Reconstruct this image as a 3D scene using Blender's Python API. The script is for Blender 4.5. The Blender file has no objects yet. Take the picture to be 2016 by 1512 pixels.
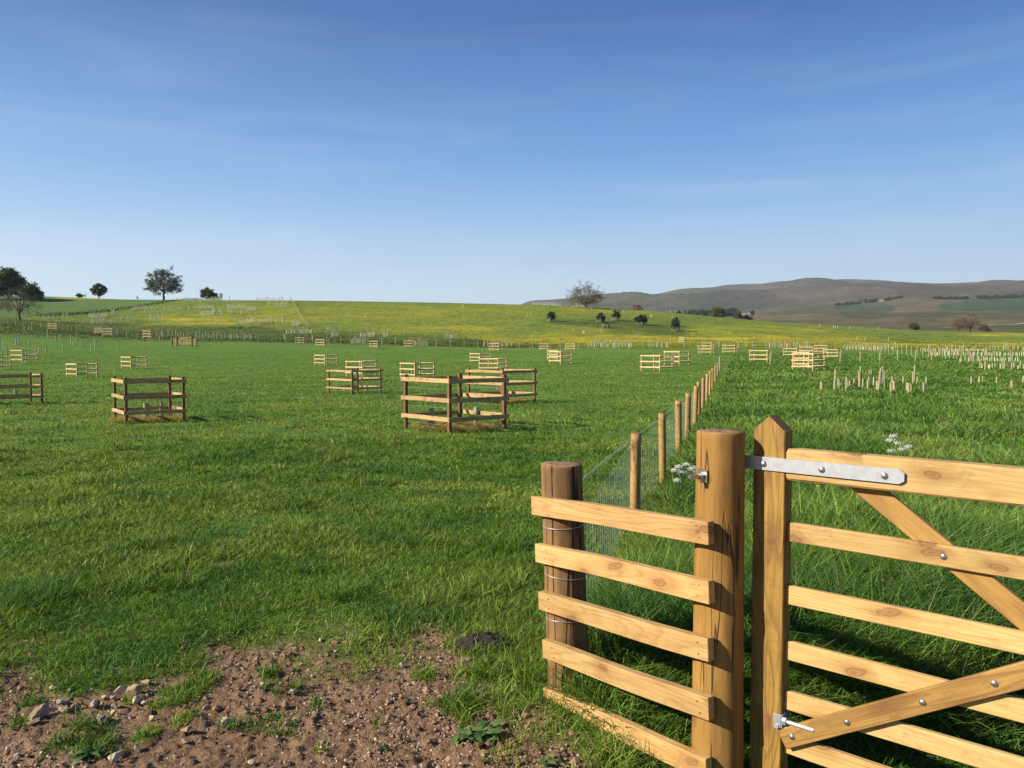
import bpy, bmesh, math, random
import numpy as np
from mathutils import Vector, Matrix
R = math.radians
scene = bpy.context.scene
C = scene.collection

# ------------------------------------------------------------------ camera
F, CX, CY, HR, CAMH = 1550.0, 1008.0, 756.0, 690.0, 1.65
PITCH = math.atan((CY - HR) / F)
cam_d = bpy.data.cameras.new('camera')
cam = bpy.data.objects.new('camera', cam_d); C.objects.link(cam)
cam.location = (0, 0, CAMH)
cam.rotation_euler = (math.pi/2 - PITCH, 0, 0)
cam_d.sensor_width = 36; cam_d.lens = 36 * F / 2016
cam_d.clip_start = 0.05; cam_d.clip_end = 40000
scene.camera = cam

# ------------------------------------------------------------------ world, sun, exposure
SUN_EL, SUN_TRAVEL = 29.0, 18.0        # elevation; the light travels to the right and a little away
w = bpy.data.worlds.new('World'); scene.world = w; w.use_nodes = True
nt = w.node_tree
bg = nt.nodes['Background']
sky = nt.nodes.new('ShaderNodeTexSky'); sky.sky_type = 'NISHITA'
sky.sun_disc = False
sky.sun_elevation = R(SUN_EL)
sky.air_density = 1.15; sky.dust_density = 0.6; sky.ozone_density = 4.0; sky.altitude = 150
st = Vector((math.cos(R(SUN_TRAVEL)), math.sin(R(SUN_TRAVEL)), 0)) * math.cos(R(SUN_EL)) - Vector((0, 0, math.sin(R(SUN_EL))))
to_sun = -st
sky.sun_rotation = math.atan2(to_sun.x, to_sun.y)
bg.inputs[1].default_value = 0.10
EXPO = 2**1.0
# the clear sky of the photo is deeper overhead and paler at the horizon than the plain model: blend the two
SK = 1/(EXPO*0.10)
tcw = nt.nodes.new('ShaderNodeTexCoord'); spw = nt.nodes.new('ShaderNodeSeparateXYZ'); nt.links.new(tcw.outputs['Generated'], spw.inputs[0])
rpw = nt.nodes.new('ShaderNodeValToRGB'); nt.links.new(spw.outputs[2], rpw.inputs[0]); el = rpw.color_ramp.elements
SKY = [(0.0, (.68,.84,.98)), (0.055, (.65,.82,.98)), (0.10, (.48,.70,.94)), (0.17, (.24,.495,.87)), (0.24, (.095,.325,.75)), (0.38, (.001,.110,.42)), (0.7, (.006,.05,.26)), (1.0, (.006,.04,.20))]
while len(el) < len(SKY): el.new(0.5)
for e_, (p_, c_) in zip(el, SKY): e_.position = p_; e_.color = tuple(c_)+(1,)
scw = nt.nodes.new('ShaderNodeMixRGB'); scw.blend_type = 'MULTIPLY'; scw.inputs[0].default_value = 1
nt.links.new(rpw.outputs[0], scw.inputs[1]); scw.inputs[2].default_value = (SK, SK, SK, 1)
mxw = nt.nodes.new('ShaderNodeMixRGB'); mxw.inputs[0].default_value = 0.93
nt.links.new(sky.outputs[0], mxw.inputs[1]); nt.links.new(scw.outputs[0], mxw.inputs[2])
# very faint high cirrus, drawn out sideways
mpw = nt.nodes.new('ShaderNodeMapping'); nt.links.new(tcw.outputs['Generated'], mpw.inputs[0]); mpw.inputs['Scale'].default_value = (1.6, 1.6, 13.0); mpw.inputs['Rotation'].default_value = (0.05, -0.04, 0)
nzw = nt.nodes.new('ShaderNodeTexNoise'); nt.links.new(mpw.outputs[0], nzw.inputs['Vector']); nzw.inputs['Scale'].default_value = 1.5; nzw.inputs['Detail'].default_value = 7; nzw.inputs['Roughness'].default_value = 0.62; nzw.inputs['Distortion'].default_value = 0.5
rcw = nt.nodes.new('ShaderNodeValToRGB'); nt.links.new(nzw.outputs['Fac'], rcw.inputs[0]); e_ = rcw.color_ramp.elements
e_[0].position = 0.46; e_[0].color = (0,0,0,1); e_[1].position = 0.78; e_[1].color = (.46,.46,.46,1)
bdw = nt.nodes.new('ShaderNodeValToRGB'); nt.links.new(spw.outputs[2], bdw.inputs[0]); e_ = bdw.color_ramp.elements
e_[0].position = 0.0; e_[0].color = (.8,.8,.8,1); e_[1].position = 0.40; e_[1].color = (.15,.15,.15,1)
mmw = nt.nodes.new('ShaderNodeMath'); mmw.operation = 'MULTIPLY'; nt.links.new(rcw.outputs[0], mmw.inputs[0]); nt.links.new(bdw.outputs[0], mmw.inputs[1])
ciw = nt.nodes.new('ShaderNodeMixRGB'); nt.links.new(mmw.outputs[0], ciw.inputs[0]); nt.links.new(mxw.outputs[0], ciw.inputs[1]); ciw.inputs[2].default_value = (.80*SK,.88*SK,.96*SK,1)
nt.links.new(ciw.outputs[0], bg.inputs[0])
sl = bpy.data.lights.new('sun', 'SUN'); so = bpy.data.objects.new('sun', sl); C.objects.link(so)
sl.energy = 5.0; sl.angle = R(0.5); sl.color = (1.0, 0.91, 0.76)
so.rotation_euler = to_sun.to_track_quat('Z', 'Y').to_euler(); so.location = (-30, -10, 30)
scene.view_settings.view_transform = 'Standard'; scene.view_settings.look = 'None'
scene.view_settings.exposure = 1.0; scene.view_settings.gamma = 1
scene.render.engine = 'CYCLES'
scene.cycles.max_bounces = 6; scene.cycles.diffuse_bounces = 3; scene.cycles.transmission_bounces = 3
scene.cycles.volume_bounces = 0

# ------------------------------------------------------------------ projection helpers (photo pixels to world)
cp, sp = math.cos(PITCH), math.sin(PITCH)
def ray(px, py):
    dx = (px - CX) / F; dy = (CY - py) / F
    return dx, cp + dy*sp, -sp + dy*cp
def at(px, py, Y):
    a, b, c = ray(px, py)
    return Vector((a/b*Y, Y, CAMH + c/b*Y))
def proj(X, Y, Z):
    h = Z - CAMH
    dep = Y*cp - h*sp; up = Y*sp + h*cp
    return CX + F*X/dep, CY - F*up/dep

# ------------------------------------------------------------------ numpy noise
def _h(i, j, s):
    n = (i*374761393 + j*668265263 + s*1442695041) & 0xFFFFFFFF
    n = ((n ^ (n >> 13)) * 1274126177) & 0xFFFFFFFF
    return ((n ^ (n >> 16)) & 0xFFFF) / 65535.0
def vn(x, y, s=0):
    x = np.asarray(x, float); y = np.asarray(y, float)
    i = np.floor(x).astype(np.int64); j = np.floor(y).astype(np.int64)
    fx = x - i; fy = y - j; fx = fx*fx*(3-2*fx); fy = fy*fy*(3-2*fy)
    a = _h(i, j, s); b = _h(i+1, j, s); c = _h(i, j+1, s); d = _h(i+1, j+1, s)
    return (a*(1-fx)+b*fx)*(1-fy) + (c*(1-fx)+d*fx)*fy
def fbm(x, y, s=0, o=4):
    t = 0; a = 0.5; n = 0
    for k in range(o):
        t = t + a*vn(x*2**k, y*2**k, s+k*17); n += a; a *= 0.5
    return t/n
def sm(a, b, x):
    t = np.clip((x-a)/(b-a), 0, 1); return t*t*(3-2*t)

# ------------------------------------------------------------------ terrain table: picture row of the ground at each distance
PXS = [-500, 0, 100, 250, 400, 600, 860, 1000, 1110, 1300, 1500, 1650, 1850, 2016, 2600]
FLD = {
 60:  [736,738,739,739,738,736,733,732,731,728,726,725,726,728,730],
 90:  [690,700,704,710,713,714,713,711,709,705,703,702,703,704,706],
 130: [612,640,651,662,669,675,683,686,686,686,686,687,690,691,692],
 155: [606,640,648,659,665,670,679,682,682,682,682,684,686,687,688],
 200: [596,622,630,641,642,644,656,662,664,667,671,675,679,681,680],
 250: [585,598,602,611,611,612,620,626,630,638,650,658,665,667,665],
 300: [578,580,580,586,587,588,592,595,598,610,629,639,650,653,650],
}
def z_of(row, D): return CAMH + (-sp + (CY-row)/F*cp)/(cp + (CY-row)/F*sp)*D
HPX = [-500, 985, 1032, 1100, 1200, 1300, 1408, 1490, 1560, 1624, 1687, 1732, 1792, 1837, 1912, 2016, 2600]
HIL = {
 700:  [660,662,660,658,654,650,649,648,648,648,648,648,648,648,648,646,640],
 1200: [655,655,645,643,640,638,636,634,632,631,630,630,629,629,627,624,620],
 2000: [648,645,632,630,627,624,621,618,616,614,613,612,610,609,606,604,600],
 3000: [670,645,618,614,611,609,607,606,603,600,598,597,595,593,590,588,588],
 4000: [670,640,606,602,600,596,590,591,582,574,571,570,569,571,567,566,568],
 5200: [660,630,590,590,586,580.5,572.5,574,562,550,548,548,555,556,551.5,550,548],
}
KD = [1, 3, 8, 16, 34]
pxg = np.linspace(-500, 2600, 311)
rows = []
kd = []
for D in KD: kd.append(D); rows.append(np.zeros_like(pxg) + (-0.12*sm(16, 34, D)))
for D in FLD: kd.append(D); rows.append(z_of(np.interp(pxg, PXS, FLD[D]), D))
sk = rows[-1]
kd.append(345); rows.append(sk - 2.0)
kd.append(430); rows.append(sk - 8.0)
for D in HIL: kd.append(D); rows.append(z_of(np.interp(pxg, HPX, HIL[D]), D))
kd.append(7000); rows.append(rows[-1]-160)
kd.append(16000); rows.append(rows[-1]*0-100)
T = np.array(rows)
tg = np.linspace(0, math.log(16000), 620)
G = np.array([np.interp(tg, np.log(kd), T[:, i]) for i in range(len(pxg))]).T   # [t, px]
def gs(A, sig, ax):
    k = np.arange(-int(3*sig), int(3*sig)+1); g = np.exp(-k*k/(2*sig*sig)); g /= g.sum()
    pad = [(0,0),(0,0)]; pad[ax] = (len(k)//2, len(k)//2)
    return np.apply_along_axis(lambda v: np.convolve(v, g, 'valid'), ax, np.pad(A, pad, mode='edge'))
G = gs(gs(G, 2.2, 0), 2.0, 1)
def H0(X, Y):
    X = np.asarray(X, float); Y = np.asarray(Y, float)
    th = np.arctan2(X, Y); r = np.hypot(X, Y)
    tc = np.clip(th, -0.80, 0.80)
    D = np.maximum(r*np.cos(tc), 1.0)
    px = np.clip(CX + F*np.tan(tc), -499, 2599)
    u = (px+500)/10.0; v = np.log(D)/tg[1]
    i = np.clip(u.astype(int), 0, 309); j = np.clip(v.astype(int), 0, 618)
    fu = u-i; fv = np.clip(v-j, 0, 1)
    return (G[j,i]*(1-fu)+G[j,i+1]*fu)*(1-fv) + (G[j+1,i]*(1-fu)+G[j+1,i+1]*fu)*fv
def H(X, Y):
    X = np.asarray(X, float); Y = np.asarray(Y, float)
    r = np.hypot(X, Y); z = H0(X, Y)
    z = z + (fbm(X/5.0, Y/5.0, 3, 3)-0.5)*0.05*sm(5, 14, r)*(1-sm(300, 500, r))
    z = z - 0.17*sm(0.25, 0.9, X)*(1-sm(3.2, 4.3, Y))
    z = z + (fbm(X/22.0, Y/22.0, 5, 2)-0.5)*0.5*sm(140, 220, r)*(1-sm(250, 320, r))
    hm = sm(1800, 3200, r)*(1-sm(4600, 5600, r)*0.85)
    rid = 1-np.abs(2*fbm(X/1500.0+3.1, Y/2200.0, 9, 4)-1)
    z = z + (rid-0.72)*230*hm*sm(980, 1250, CX+F*np.tan(np.clip(np.arctan2(X, Y), -1.2, 1.2))) + (fbm(X/260., Y/260., 11, 4)-0.5)*34*hm
    z = z + (fbm(X/160., Y/160., 12, 4)-0.5)*14*sm(500, 900, r)*(1-sm(1800, 2600, r))
    return z
def Hs(x, y): return float(H(np.array([x]), np.array([y]))[0])
_DS = np.exp(np.linspace(math.log(2.5), math.log(5800), 2600))
def place(px, row, dmin=2.5, dmax=5800):
    """the first ground point seen at a photo pixel, between two distances"""
    m = (_DS >= dmin) & (_DS <= dmax); D = _DS[m]
    X = (px-CX)/F*D/cp
    X = (px-CX)/F*(D*cp - (H(X, D)-CAMH)*sp)
    Z = H(X, D); rr = proj(X, D, Z)[1]
    k = np.argmax(rr <= row) if (rr <= row).any() else int(np.argmin(rr))
    return Vector((float(X[k]), float(D[k]), float(Z[k])))

# ------------------------------------------------------------------ tagging helpers
def tag(o, label=None, cat=None, group=None, kind=None):
    if label: o['label'] = label
    if cat: o['category'] = cat
    if group: o['group'] = group
    if kind: o['kind'] = kind
    return o
def empty(name, loc, rz=0.0):
    o = bpy.data.objects.new(name, None); C.objects.link(o)
    o.empty_display_size = 0.2; o.location = loc; o.rotation_euler = (0, 0, rz); return o
def npmesh(name, V, quads=None, tris=None, col=None, smooth=False, attrs=None, mat=None):
    me = bpy.data.meshes.new(name)
    V = np.asarray(V, np.float32)
    me.vertices.add(len(V)); me.vertices.foreach_set('co', V.ravel())
    loops = []; starts = []; n = 0
    for A, k in ((quads, 4), (tris, 3)):
        if A is None or len(A) == 0: continue
        A = np.asarray(A, np.int32); loops.append(A.ravel())
        starts.append(n + np.arange(len(A))*k); n += len(A)*k
    loops = np.concatenate(loops); starts = np.concatenate(starts)
    me.loops.add(len(loops)); me.loops.foreach_set('vertex_index', loops)
    me.polygons.add(len(starts)); me.polygons.foreach_set('loop_start', starts.astype(np.int32))
    me.update(calc_edges=True); me.validate()
    me.polygons.foreach_set('use_smooth', np.full(len(me.polygons), bool(smooth)))
    if col is not None:
        a = me.color_attributes.new('col', 'FLOAT_COLOR', 'POINT')
        c = np.ones((len(V), 4), np.float32); c[:, :3] = col
        a.data.foreach_set('color', c.ravel())
    for k, v in (attrs or {}).items():
        a = me.attributes.new(k, 'FLOAT', 'POINT'); a.data.foreach_set('value', np.asarray(v, np.float32))
    if mat: me.materials.append(mat)
    return me
def link(name, me, parent=None, loc=None, rot=None, mw=None):
    o = bpy.data.objects.new(name, me); C.objects.link(o)
    if parent: o.parent = parent
    if loc is not None: o.location = loc
    if rot is not None: o.rotation_euler = rot
    if mw is not None: o.matrix_basis = mw
    return o
class MB:
    """collects boxes, planks and tubes, then becomes ONE mesh"""
    def __init__(s): s.v = []; s.q = []; s.t = []; s.n = 0
    def add(s, V, q=(), t=()):
        s.v.extend([tuple(p) for p in V]); s.q.extend([[i+s.n for i in f] for f in q]); s.t.extend([[i+s.n for i in f] for f in t]); s.n += len(V)
    def plank(s, L, h, t, ch=0.003, seg=1, M=None, warp=0.0, rnd=None):
        prof = [(-t/2+ch,-h/2),(t/2-ch,-h/2),(t/2,-h/2+ch),(t/2,h/2-ch),(t/2-ch,h/2),(-t/2+ch,h/2),(-t/2,h/2-ch),(-t/2,-h/2+ch)]
        V = []; q = []; rnd = rnd or random
        xs = [-L/2] + [-L/2+ch] + [-L/2+L*k/seg for k in range(1, seg)] + [L/2-ch] + [L/2]
        sc = [1-2*ch/min(h, t)*0.9] + [1]*(len(xs)-2) + [1-2*ch/min(h, t)*0.9]
        ph = rnd.random()*6
        for i, x in enumerate(xs):
            w_ = warp*math.sin(ph + x*2.1/max(L, .3)*3)
            w2 = warp*0.4*math.sin(ph*2 + x*9/max(L, .3))
            for (a, b) in prof: V.append(Vector((x, a*sc[i]+w_*0.5, b*sc[i]+w_+w2)))
        n = len(xs)
        for i in range(n-1):
            for k in range(8): q.append([i*8+k, (i+1)*8+k, (i+1)*8+(k+1)%8, i*8+(k+1)%8])
        for base, fl in ((0, False), ((n-1)*8, True)):
            f = [[base+0,base+1,base+2,base+3],[base+0,base+3,base+4,base+7],[base+4,base+5,base+6,base+7]]
            q += [g[::-1] if fl else g for g in f]
        if M is not None: V = [M @ p for p in V]
        s.add(V, q)
        return s
    def tube(s, pts, rad, n=6, cap=True):
        pts = [Vector(p) for p in pts]; V = []; q = []; t = []
        m = len(pts)
        if not hasattr(rad, '__len__'): rad = [rad]*m
        up = None
        for i, p in enumerate(pts):
            d = (pts[min(i+1, m-1)] - pts[max(i-1, 0)]).normalized()
            if up is None: up = d.orthogonal().normalized()
            a = (up - d*up.dot(d))
            a = a.normalized() if a.length > 1e-6 else d.orthogonal().normalized()
            up = a; b = d.cross(a)
            for k in range(n):
                an = 2*math.pi*k/n
                V.append(p + (a*math.cos(an)+b*math.sin(an))*rad[i])
        for i in range(m-1):
            for k in range(n): q.append([i*n+k, i*n+(k+1)%n, (i+1)*n+(k+1)%n, (i+1)*n+k])
        if cap:
            V += [pts[0], pts[-1]]; c0 = m*n; c1 = m*n+1
            for k in range(n):
                t.append([c0, (k+1) % n, k]); t.append([c1, (m-1)*n+k, (m-1)*n+(k+1)%n])
        s.add(V, q, t); return s
    def build(s, name, mat, parent=None, smooth=False, loc=None, rot=None, mw=None, col=None):
        me = npmesh(name, np.array(s.v), s.q, s.t, mat=mat, smooth=smooth, col=col)
        return link(name, me, parent, loc, rot, mw)
    def mesh(s, name, mat, smooth=False):
        return npmesh(name, np.array(s.v), s.q, s.t, mat=mat, smooth=smooth)
def tr(x, y, z): return Matrix.Translation((x, y, z))
def rz(a): return Matrix.Rotation(a, 4, 'Z')
def ry(a): return Matrix.Rotation(a, 4, 'Y')

# ------------------------------------------------------------------ material helpers
class NB:
    def __init__(s, name):
        s.m = bpy.data.materials.new(name); s.m.use_nodes = True; s.t = s.m.node_tree
        s.b = s.t.nodes['Principled BSDF']; s.out = s.t.nodes['Material Output']
        s.b.inputs['Roughness'].default_value = 0.8
        s.b.inputs['Specular IOR Level'].default_value = 0.3
    def N(s, typ, **kw):
        n = s.t.nodes.new('ShaderNode'+typ)
        for k, v in kw.items(): setattr(n, k, v)
        return n
    def L(s, a, b): s.t.links.new(a, b)
    def val(s, sock, v):
        if hasattr(v, 'is_output') or isinstance(v, bpy.types.NodeSocket): s.L(v, sock)
        else: sock.default_value = v
    def mapping(s, vec, scale=(1,1,1), loc=(0,0,0)):
        n = s.N('Mapping'); s.L(vec, n.inputs[0]); n.inputs['Scale'].default_value = scale; n.inputs['Location'].default_value = loc
        return n.outputs[0]
    def noise(s, vec, scale, det=4, rough=0.55, dist=0.0):
        n = s.N('TexNoise'); s.L(vec, n.inputs['Vector']); n.inputs['Scale'].default_value = scale
        n.inputs['Detail'].default_value = det; n.inputs['Roughness'].default_value = rough; n.inputs['Distortion'].default_value = dist
        return n.outputs['Fac']
    def ramp(s, f, stops):
        n = s.N('ValToRGB'); s.L(f, n.inputs[0]); e = n.color_ramp.elements
        while len(e) < len(stops): e.new(0.5)
        for i, (p, c) in enumerate(stops):
            e[i].position = p; e[i].color = tuple(c)+(1,) if hasattr(c, '__len__') else (c, c, c, 1)
        return n.outputs[0]
    def mix(s, f, a, b, mode='MIX'):
        n = s.N('MixRGB', blend_type=mode)
        s.val(n.inputs[0], f)
        for k, v in ((1, a), (2, b)):
            if isinstance(v, bpy.types.NodeSocket): s.L(v, n.inputs[k])
            else: n.inputs[k].default_value = tuple(v)+(1,)
        return n.outputs[0]
    def math(s, op, a, b=0.0):
        n = s.N('Math', operation=op); s.val(n.inputs[0], a); s.val(n.inputs[1], b); return n.outputs[0]
    def bump(s, h, st=0.3, dist=0.01):
        n = s.N('Bump'); s.L(h, n.inputs['Height']); n.inputs['Strength'].default_value = st; n.inputs['Distance'].default_value = dist
        s.L(n.outputs[0], s.b.inputs['Normal']); return n
    def base(s, c): s.L(c, s.b.inputs['Base Color'])
    def attr(s, name, out='Fac'):
        n = s.N('Attribute'); n.attribute_name = name; return n.outputs[out]
    def objco(s, rand=9.0):
        tc = s.N('TexCoord'); oi = s.N('ObjectInfo')
        m = s.math('MULTIPLY', oi.outputs['Random'], rand*37)
        cb = s.N('CombineXYZ'); s.L(m, cb.inputs[0]); s.L(m, cb.inputs[1]); s.L(m, cb.inputs[2])
        v = s.N('VectorMath', operation='ADD'); s.L(tc.outputs['Object'], v.inputs[0]); s.L(cb.outputs[0], v.inputs[1])
        return v.outputs[0], oi.outputs['Random']

def wood_long(name, light, mid, dark, knot=(0.20,0.09,0.035), grain=1.0, rough=0.62, axis='X', knots=True):
    """sawn softwood; the grain runs along the local axis"""
    b = NB(name); co, rnd = b.objco()
    sc = {'X': (1.1, 24, 24), 'Z': (24, 24, 1.1)}[axis]
    nsc = {'X': (2.3, 5, 9), 'Z': (9, 9, 2.3)}[axis]
    big = b.noise(b.mapping(co, nsc), 1.0, 2)
    # ring lines bending round the wood's figure
    dsc = {'X': (0.9, 5.5, 5.5), 'Z': (5.5, 5.5, 0.9)}[axis]
    fig = b.noise(b.mapping(co, dsc), 1.0, 1.5, 0.4, 0.3)
    fr = b.math('FRACT', b.math('MULTIPLY', fig, 15.0))
    ring = b.ramp(fr, [(0.0, 0.0), (0.55, 0.2), (0.86, 1.0), (1.0, 0.0)])
    fine = b.noise(b.mapping(co, tuple(k*5 for k in sc)), 1.0, 3)
    c = b.mix(b.ramp(big, [(0.30, 0.0), (0.72, 1.0)]), light, mid)
    c = b.mix(b.math('MULTIPLY', ring, 0.42*grain), c, dark)
    c = b.mix(b.math('MULTIPLY', b.ramp(fine, [(0.42, 0), (0.66, 1)]), 0.42*grain), c, dark)
    if knots:
        vo = b.N('TexVoronoi'); vo.inputs['Scale'].default_value = 1.0
        vo.voronoi_dimensions = '2D'
        wv = b.noise(b.mapping(co, (9, 9, 9)), 1.0, 2)
        s3_ = b.N('SeparateXYZ'); b.L(co, s3_.inputs[0]); c3_ = b.N('CombineXYZ')
        a_, b_ = (0, 2) if axis == 'X' else (2, 0)
        b.L(b.math('ADD', b.math('MULTIPLY', s3_.outputs[a_], 4.2), b.math('MULTIPLY', wv, 0.35)), c3_.inputs[0]); b.L(b.math('ADD', b.math('MULTIPLY', s3_.outputs[b_], 8.5), b.math('MULTIPLY', wv, 0.5)), c3_.inputs[1])
        b.L(c3_.outputs[0], vo.inputs['Vector'])
        k = b.ramp(vo.outputs['Distance'], [(0.0, 1.0), (0.07, 0.5), (0.11, 0.95), (0.14, 0.25), (0.30, 0.0)])
        sx = b.N('SeparateXYZ'); b.L(vo.outputs['Color'], sx.inputs[0])
        sel = b.ramp(sx.outputs[0], [(0.60, 0.0), (0.64, 1.0)])
        st = b.ramp(vo.outputs['Distance'], [(0.1, 0.9), (0.55, 0.0)])
        c = b.mix(b.math('MULTIPLY', b.math('MULTIPLY', st, sel), 0.6), c, dark)
        c = b.mix(b.math('MULTIPLY', b.math('MULTIPLY', k, sel), 0.95), c, knot)
    dirt = b.noise(b.mapping(co, (11, 18, 18)), 1.0, 7, 0.75)
    c = b.mix(b.math('MULTIPLY', b.ramp(dirt, [(0.54, 0), (0.66, 1)]), 0.38), c, tuple(k*0.5 for k in dark))
    hv = b.N('HueSaturation'); b.L(c, hv.inputs['Color'])
    b.L(b.math('ADD', b.math('MULTIPLY', rnd, 0.26), 0.86), hv.inputs['Value'])
    b.base(hv.outputs[0]); b.b.inputs['Roughness'].default_value = rough
    hh = b.math('ADD', b.math('MULTIPLY', fine, 0.8), b.math('MULTIPLY', ring, -0.3))
    b.bump(hh, 0.6, 0.003)
    return b.m
def wood_round(name, light, mid, dark, crack=1.0, cw=1.0, top=(0.26,0.15,0.08)):
    """peeled round post: streaks and drying cracks down its length, weathered end grain on top"""
    b = NB(name); co, rnd = b.objco()
    s1 = b.noise(b.mapping(co, (26, 26, 1.6)), 1.0, 5, 0.6)
    s2 = b.noise(b.mapping(co, (5, 5, 2.2)), 1.0, 3)
    s3 = b.noise(b.mapping(co, (60, 60, 5)), 1.0, 3)
    c = b.mix(b.ramp(s2, [(0.3, 0), (0.7, 1)]), light, mid)
    c = b.mix(b.math('MULTIPLY', b.ramp(s1, [(0.45, 0), (0.66, 1)]), 0.6), c, dark)
    c = b.mix(b.math('MULTIPLY', b.ramp(s3, [(0.55, 0), (0.7, 1)]), 0.35), c, tuple(k*0.5 for k in dark))
    cr = b.noise(b.mapping(co, (17, 17, 0.7), (3, 1, 4)), 1.0, 2, 0.4, 0.2)
    d = b.math('ABSOLUTE', b.math('SUBTRACT', cr, 0.5))
    ck = b.ramp(d, [(0.0, 1.0), (0.006*cw, 1.0), (0.014*cw, 0.0)])
    msk = b.ramp(b.noise(b.mapping(co, (6, 6, 2.5), (7, 7, 7)), 1.0, 2), [(0.44/cw**.3, 0), (0.52/cw**.3, 1)])
    ck = b.math('MULTIPLY', b.math('MULTIPLY', ck, msk), crack)
    c = b.mix(ck, c, (0.035, 0.018, 0.008))
    # knots
    vo = b.N('TexVoronoi'); vo.inputs['Scale'].default_value = 1.0
    b.L(b.mapping(co, (9, 9, 6.0)), vo.inputs['Vector'])
    kn = b.ramp(vo.outputs['Distance'], [(0.0, 1.0), (0.14, 0.8), (0.18, 0.2), (0.22, 0.7), (0.28, 0.0)])
    sx = b.N('SeparateXYZ'); b.L(vo.outputs['Color'], sx.inputs[0])
    kn = b.math('MULTIPLY', kn, b.ramp(sx.outputs[1], [(0.62, 0.0), (0.66, 0.8)]))
    c = b.mix(kn, c, (0.12, 0.05, 0.02))
    # end grain where the surface faces up
    g = b.N('NewGeometry'); sz = b.N('SeparateXYZ'); b.L(g.outputs['Normal'], sz.inputs[0])
    up = b.ramp(sz.outputs[2], [(0.6, 0), (0.8, 1)])
    eg = b.noise(b.mapping(co, (40, 40, 40)), 1.0, 5, 0.7)
    ec = b.mix(b.ramp(eg, [(0.35, 0), (0.65, 1)]), tuple(k*0.5 for k in top), tuple(k*1.35 for k in top))
    c = b.mix(up, c, ec)
    b.base(c); b.b.inputs['Roughness'].default_value = 0.75
    hh = b.math('SUBTRACT', b.math('ADD', b.math('MULTIPLY', s1, 0.6), b.math('MULTIPLY', eg, 0.25)), b.math('MULTIPLY', ck, 1.2))
    b.bump(hh, 0.7, 0.006)
    return b.m
def metal(name, col, rough=0.45, met=0.75):
    b = NB(name); co, rnd = b.objco()
    n = b.noise(b.mapping(co, (30, 30, 30)), 1.0, 5, 0.7)
    b.base(b.mix(b.ramp(n, [(0.3, 0), (0.75, 1)]), col, tuple(k*0.72 for k in col)))
    b.b.inputs['Metallic'].default_value = met; b.b.inputs['Roughness'].default_value = rough
    b.bump(n, 0.15, 0.001)
    return b.m
def plain(name, a, c, scale=8, rough=0.8, bump=0.2, bd=0.01, spec=0.3):
    b = NB(name); co, rnd = b.objco()
    n = b.noise(b.mapping(co, (scale,)*3), 1.0, 6, 0.65)
    b.base(b.mix(b.ramp(n, [(0.3, 0), (0.7, 1)]), a, c)); b.b.inputs['Roughness'].default_value = rough
    b.b.inputs['Specular IOR Level'].default_value = spec
    b.bump(n, bump, bd); return b.m
def leafy(name, rough=0.5, trans=0.3, col=None, spec=0.35):
    """leaf material, colour from the mesh's own per-leaf variation"""
    b = NB(name)
    c = b.attr('col', 'Color') if col is None else None
    if col is None: b.base(c)
    else: b.b.inputs['Base Color'].default_value = tuple(col)+(1,)
    b.b.inputs['Roughness'].default_value = rough; b.b.inputs['Specular IOR Level'].default_value = spec
    t = b.N('BsdfTranslucent')
    if col is None: b.L(b.mix(1.0, c, (1.0, 1.0, 0.45), 'MULTIPLY'), t.inputs[0])
    else: t.inputs[0].default_value = tuple(col)+(1,)
    mx = b.N('MixShader'); mx.inputs[0].default_value = trans
    b.L(b.b.outputs[0], mx.inputs[1]); b.L(t.outputs[0], mx.inputs[2]); b.L(mx.outputs[0], b.out.inputs[0])
    return b.m

M_board = wood_long('sawn_board', (0.519,0.343,0.140), (0.435,0.263,0.095), (0.278,0.139,0.042))
M_gate = wood_long('gate_wood', (0.374,0.225,0.065), (0.310,0.174,0.046), (0.161,0.071,0.018), grain=1.0)
M_gatev = wood_long('gate_wood_upright', (0.324,0.194,0.045), (0.267,0.153,0.032), (0.106,0.049,0.011), grain=1.35, axis='Z')
M_rail_g = wood_long('gate_rail_wood', (0.523,0.359,0.147), (0.445,0.284,0.098), (0.276,0.150,0.045), grain=0.8)
M_rpost = wood_round('round_post_wood', (0.303,0.169,0.040), (0.246,0.130,0.028), (0.151,0.071,0.016), crack=0.9)
M_rpost2 = wood_round('old_round_post_wood', (0.245,0.141,0.054), (0.170,0.092,0.035), (0.075,0.036,0.013), crack=1.0, cw=2.2)
M_stake = wood_round('stake_wood', (0.388,0.247,0.085), (0.324,0.191,0.064), (0.183,0.092,0.032), crack=0.6)
M_stake2 = plain('weathered_stake', (0.36,0.32,0.19), (0.25,0.22,0.13), 4)
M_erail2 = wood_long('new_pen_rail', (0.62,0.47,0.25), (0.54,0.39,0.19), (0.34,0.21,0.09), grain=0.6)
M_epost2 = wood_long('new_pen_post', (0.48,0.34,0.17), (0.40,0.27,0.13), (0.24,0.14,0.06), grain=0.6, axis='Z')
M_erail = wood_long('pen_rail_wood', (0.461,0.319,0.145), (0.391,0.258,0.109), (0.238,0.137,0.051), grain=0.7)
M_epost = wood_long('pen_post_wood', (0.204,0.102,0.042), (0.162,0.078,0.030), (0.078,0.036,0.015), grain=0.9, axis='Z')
M_grey = plain('weathered_wood', (0.26,0.24,0.20), (0.17,0.155,0.13), 12)
M_galv = metal('galvanised_steel', (0.527,0.544,0.578), 0.42, 0.6)
M_bolt = metal('zinc_bolt', (0.527,0.493,0.468), 0.3, 0.9)
M_nail = metal('nail_head', (0.16,0.11,0.08), 0.6, 0.5)
M_wire = metal('fence_wire', (0.17,0.23,0.19), 0.6, 0.15)
M_dark = metal('dark_steel', (0.09,0.09,0.10), 0.5, 0.6)
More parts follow.
